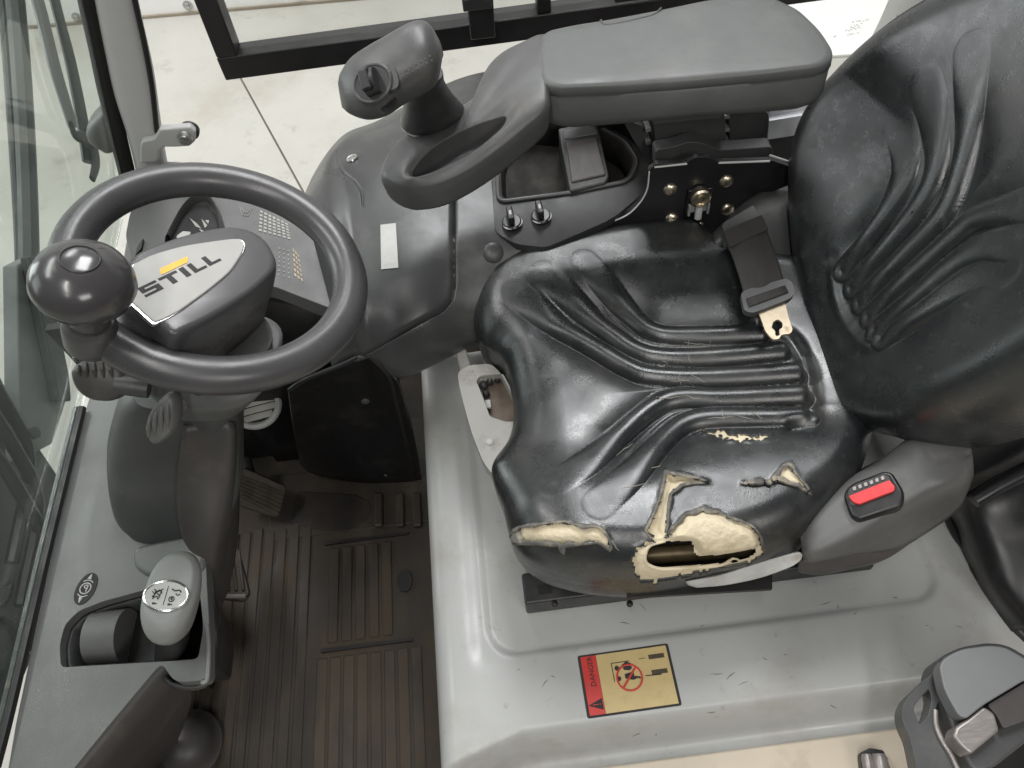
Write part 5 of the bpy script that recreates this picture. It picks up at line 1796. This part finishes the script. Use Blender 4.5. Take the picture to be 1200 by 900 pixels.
lw = [[at(938, 655, .372), at(960, 657, .365), at(1002, 650, .355), at(1052, 642, .352), at(1075, 632, .355)],
      [at(935, 668, .345), at(960, 671, .34), at(1000, 664, .335), at(1040, 654, .335), at(1068, 636, .345)],
      [at(940, 672, .315), at(962, 674, .315), at(1002, 666, .31), at(1030, 659, .315), at(1058, 640, .335)]]
MB().patch(lw, 6, 6).make('lower_skirt', M['brown_grey'], bh, solid=0.004)
p, n = hit(hbt, 1127, 570)
# buckle
q0 = hit(hbt, 1023, 579)
BZ = q0[1]
bx = nrm(hit(hbt, 1046, 570)[0] - hit(hbt, 1000, 588)[0])
by = np.cross(BZ, bx)
bs = lambda l, h: [onpl(u, v, q0[0] + BZ * h, BZ) for u, v in l]
bk = thing('belt_buckle', 'black belt buckle with bright red release button', 'buckle', q0[0])
bod = rnd(bs([(988, 580), (992, 571), (1000, 565), (1036, 551), (1046, 553), (1059, 574), (1060, 586), (1053, 594), (1005, 610), (996, 604)], 0.011), 0.005)
MB().prism(bod, -BZ * 0.03).make('buckle_body', M['black_gloss'], bk, bevel=0.004)
fr_ = rnd(bs([(992, 580), (994, 572), (1002, 566), (1034, 555), (1042, 557), (1047, 567), (1048, 575), (996, 594)], 0.012), 0.004)
MB().prism(fr_, -BZ * 0.006).make('buckle_face', M['plastic_dark'], bk, bevel=0.002)
MB().prism(rnd(bs([(994, 581), (1042, 562), (1049, 570), (1048, 575), (1006, 591), (999, 588)], 0.0145), 0.002), -BZ * 0.008).make('release_button', M['red'], bk, bevel=0.0015)
for k in range(6):
    u, v = 1001 + 6.6 * k, 573 - 2.5 * k
    MB().prism(rnd(bs([(u - 2.4, v - 2), (u + 1.6, v - 3.6), (u + 3.0, v + 0.6), (u - 1.0, v + 2.4)], 0.0135), 0.001), -BZ * 0.004).make('entry_tooth', M['worn_metal'], bk, bevel=0.0006)

# ------------------------------------------------------------------ black rear cover behind the seat
rcv = thing('rear_cover', 'black moulded rear panel behind the seat at the right edge', 'panel', (0.62, -0.2, 0.25))
rw = [[at(1090, 480, .50), at(1150, 470, .50), at(1260, 420, .50)],
      [at(1100, 560, .40), at(1150, 545, .42), at(1260, 490, .44)],
      [at(1112, 603, .275), at(1146, 590, .36), at(1260, 530, .38)],
      [at(1128, 645, .262), at(1160, 640, .33), at(1260, 590, .36)],
      [at(1150, 690, .258), at(1180, 690, .31), at(1260, 660, .33)],
      [at(1185, 740, .256), at(1215, 735, .29), at(1280, 720, .31)]]
MB().patch(rw, 8, 8).make('panel_shell', M['black_gloss'], rcv, solid=0.004, sharp=80)
ed = [at(u, v, z) for u, v, z in ((1110, 601, .262), (1120, 622, .262), (1136, 645, .262), (1146, 672, .26), (1164, 695, .258), (1185, 728, .257), (1205, 750, .257))]
MB().tube(cr(ed, 5), [0.006, 0.008, 0.006, 0.009, 0.006], 10).make('edge_bead', M['plastic_dark'], rcv)
MB().tube([at(1140, 586, .40), at(1170, 568, .41), at(1230, 538, .42)], 0.010, 12).make('ridge', M['black_gloss'], rcv)

# ------------------------------------------------------------------ door latch at the lower right
dl = thing('door_latch', 'dark grey door latch block with worn corner at the lower right', 'latch', at(1140, 860, 0.30))
ZH = 0.43
tp = [(1101, 781), (1105, 773), (1115, 766), (1129, 760), (1160, 756), (1178, 758), (1201, 771), (1225, 790), (1201, 797), (1153, 826), (1133, 842), (1124, 839), (1115, 824), (1106, 806)]
MB().prism(rnd(pts(tp, ZH), 0.006, 4), (0, 0, -0.020)).make('top_cap', mat('cap_grey', (0.165, 0.17, 0.17), 0.5, 0.06, 9, bump=0.3, bs=900), dl, bevel=0.004)
# body flank under the cap, and the worn metal corner
fl3 = rnd(pts([(1098, 783), (1104, 768), (1128, 757), (1160, 752), (1182, 755), (1240, 790), (1240, 840), (1165, 900), (1140, 905), (1118, 860), (1104, 815)], ZH - 0.018), 0.008, 4)
MB().prism(fl3, (0, 0, -0.05)).make('latch_body', M['plastic'], dl, bevel=0.004)
wc = [(1134, 842), (1153, 827), (1166, 836), (1172, 856), (1138, 884), (1126, 874), (1117, 862), (1120, 852)]
MB().prism(rnd(pts(wc, ZH - 0.004), 0.003, 3), (0, 0, -0.025)).make('worn_corner', M['worn_metal'], dl, bevel=0.003)
wc = [(1157, 826), (1205, 797), (1240, 780), (1240, 830), (1176, 854), (1168, 838)]
MB().prism(rnd(pts(wc, ZH - 0.006), 0.003, 3), (0, 0, -0.02)).make('side_strip', M['brown_grey'], dl, bevel=0.003)
# bent loop bracket
lo3 = [(1100, 782), (1062, 818), (1056, 832), (1058, 848), (1067, 866), (1074, 900), (1082, 940), (1135, 940), (1120, 900), (1108, 875), (1098, 850), (1096, 830), (1104, 815), (1100, 800)]
ho3 = [(1089, 806), (1075, 822), (1070, 830), (1077, 850), (1087, 840), (1092, 820)]
plate(rnd(pts(lo3, ZH - 0.03), 0.008, 4), [rnd(pts(ho3, ZH - 0.03), 0.004, 3)], 0.022).make('loop_bracket', M['plastic'], dl, bevel=0.005)
ie = pts([(1096, 832), (1097, 850), (1104, 868), (1114, 884), (1124, 905)], ZH - 0.028)
MB().tube(cr(ie, 5), 0.0025, 8).make('edge_highlight', M['worn_metal'], dl)  # lighter tube painted in as the highlight on the inner curve
MB().prism(pts([(1000, 800), (1240, 790), (1240, 960), (1060, 960)], 0.212)[1:] + pts([(1085, 850)], 0.212), (0, 0, -0.004)).make('base_plate', M['seal'], dl)
# small catch at the bottom edge
ct_ = thing('roller_catch', 'small dark metal roller catch on the sill at the bottom edge', 'catch', at(1024, 890, 0.22))
for u, w_ in ((1015, 0.0065), (1029, 0.0095)):
    a, b = at(u, 884, 0.222), at(u + 6, 915, 0.222)
    MB().tube([a, a * 0.85 + b * 0.15, b], [w_ * 0.8, w_, w_], 16).make('roller', M['worn_metal'], ct_)
MB().prism(rnd(pts([(1008, 882), (1020, 876), (1036, 879), (1046, 905), (1050, 940), (1014, 940)], 0.220), 0.003), (0, 0, -0.012)).make('catch_base', M['plastic_dark'], ct_, bevel=0.002)
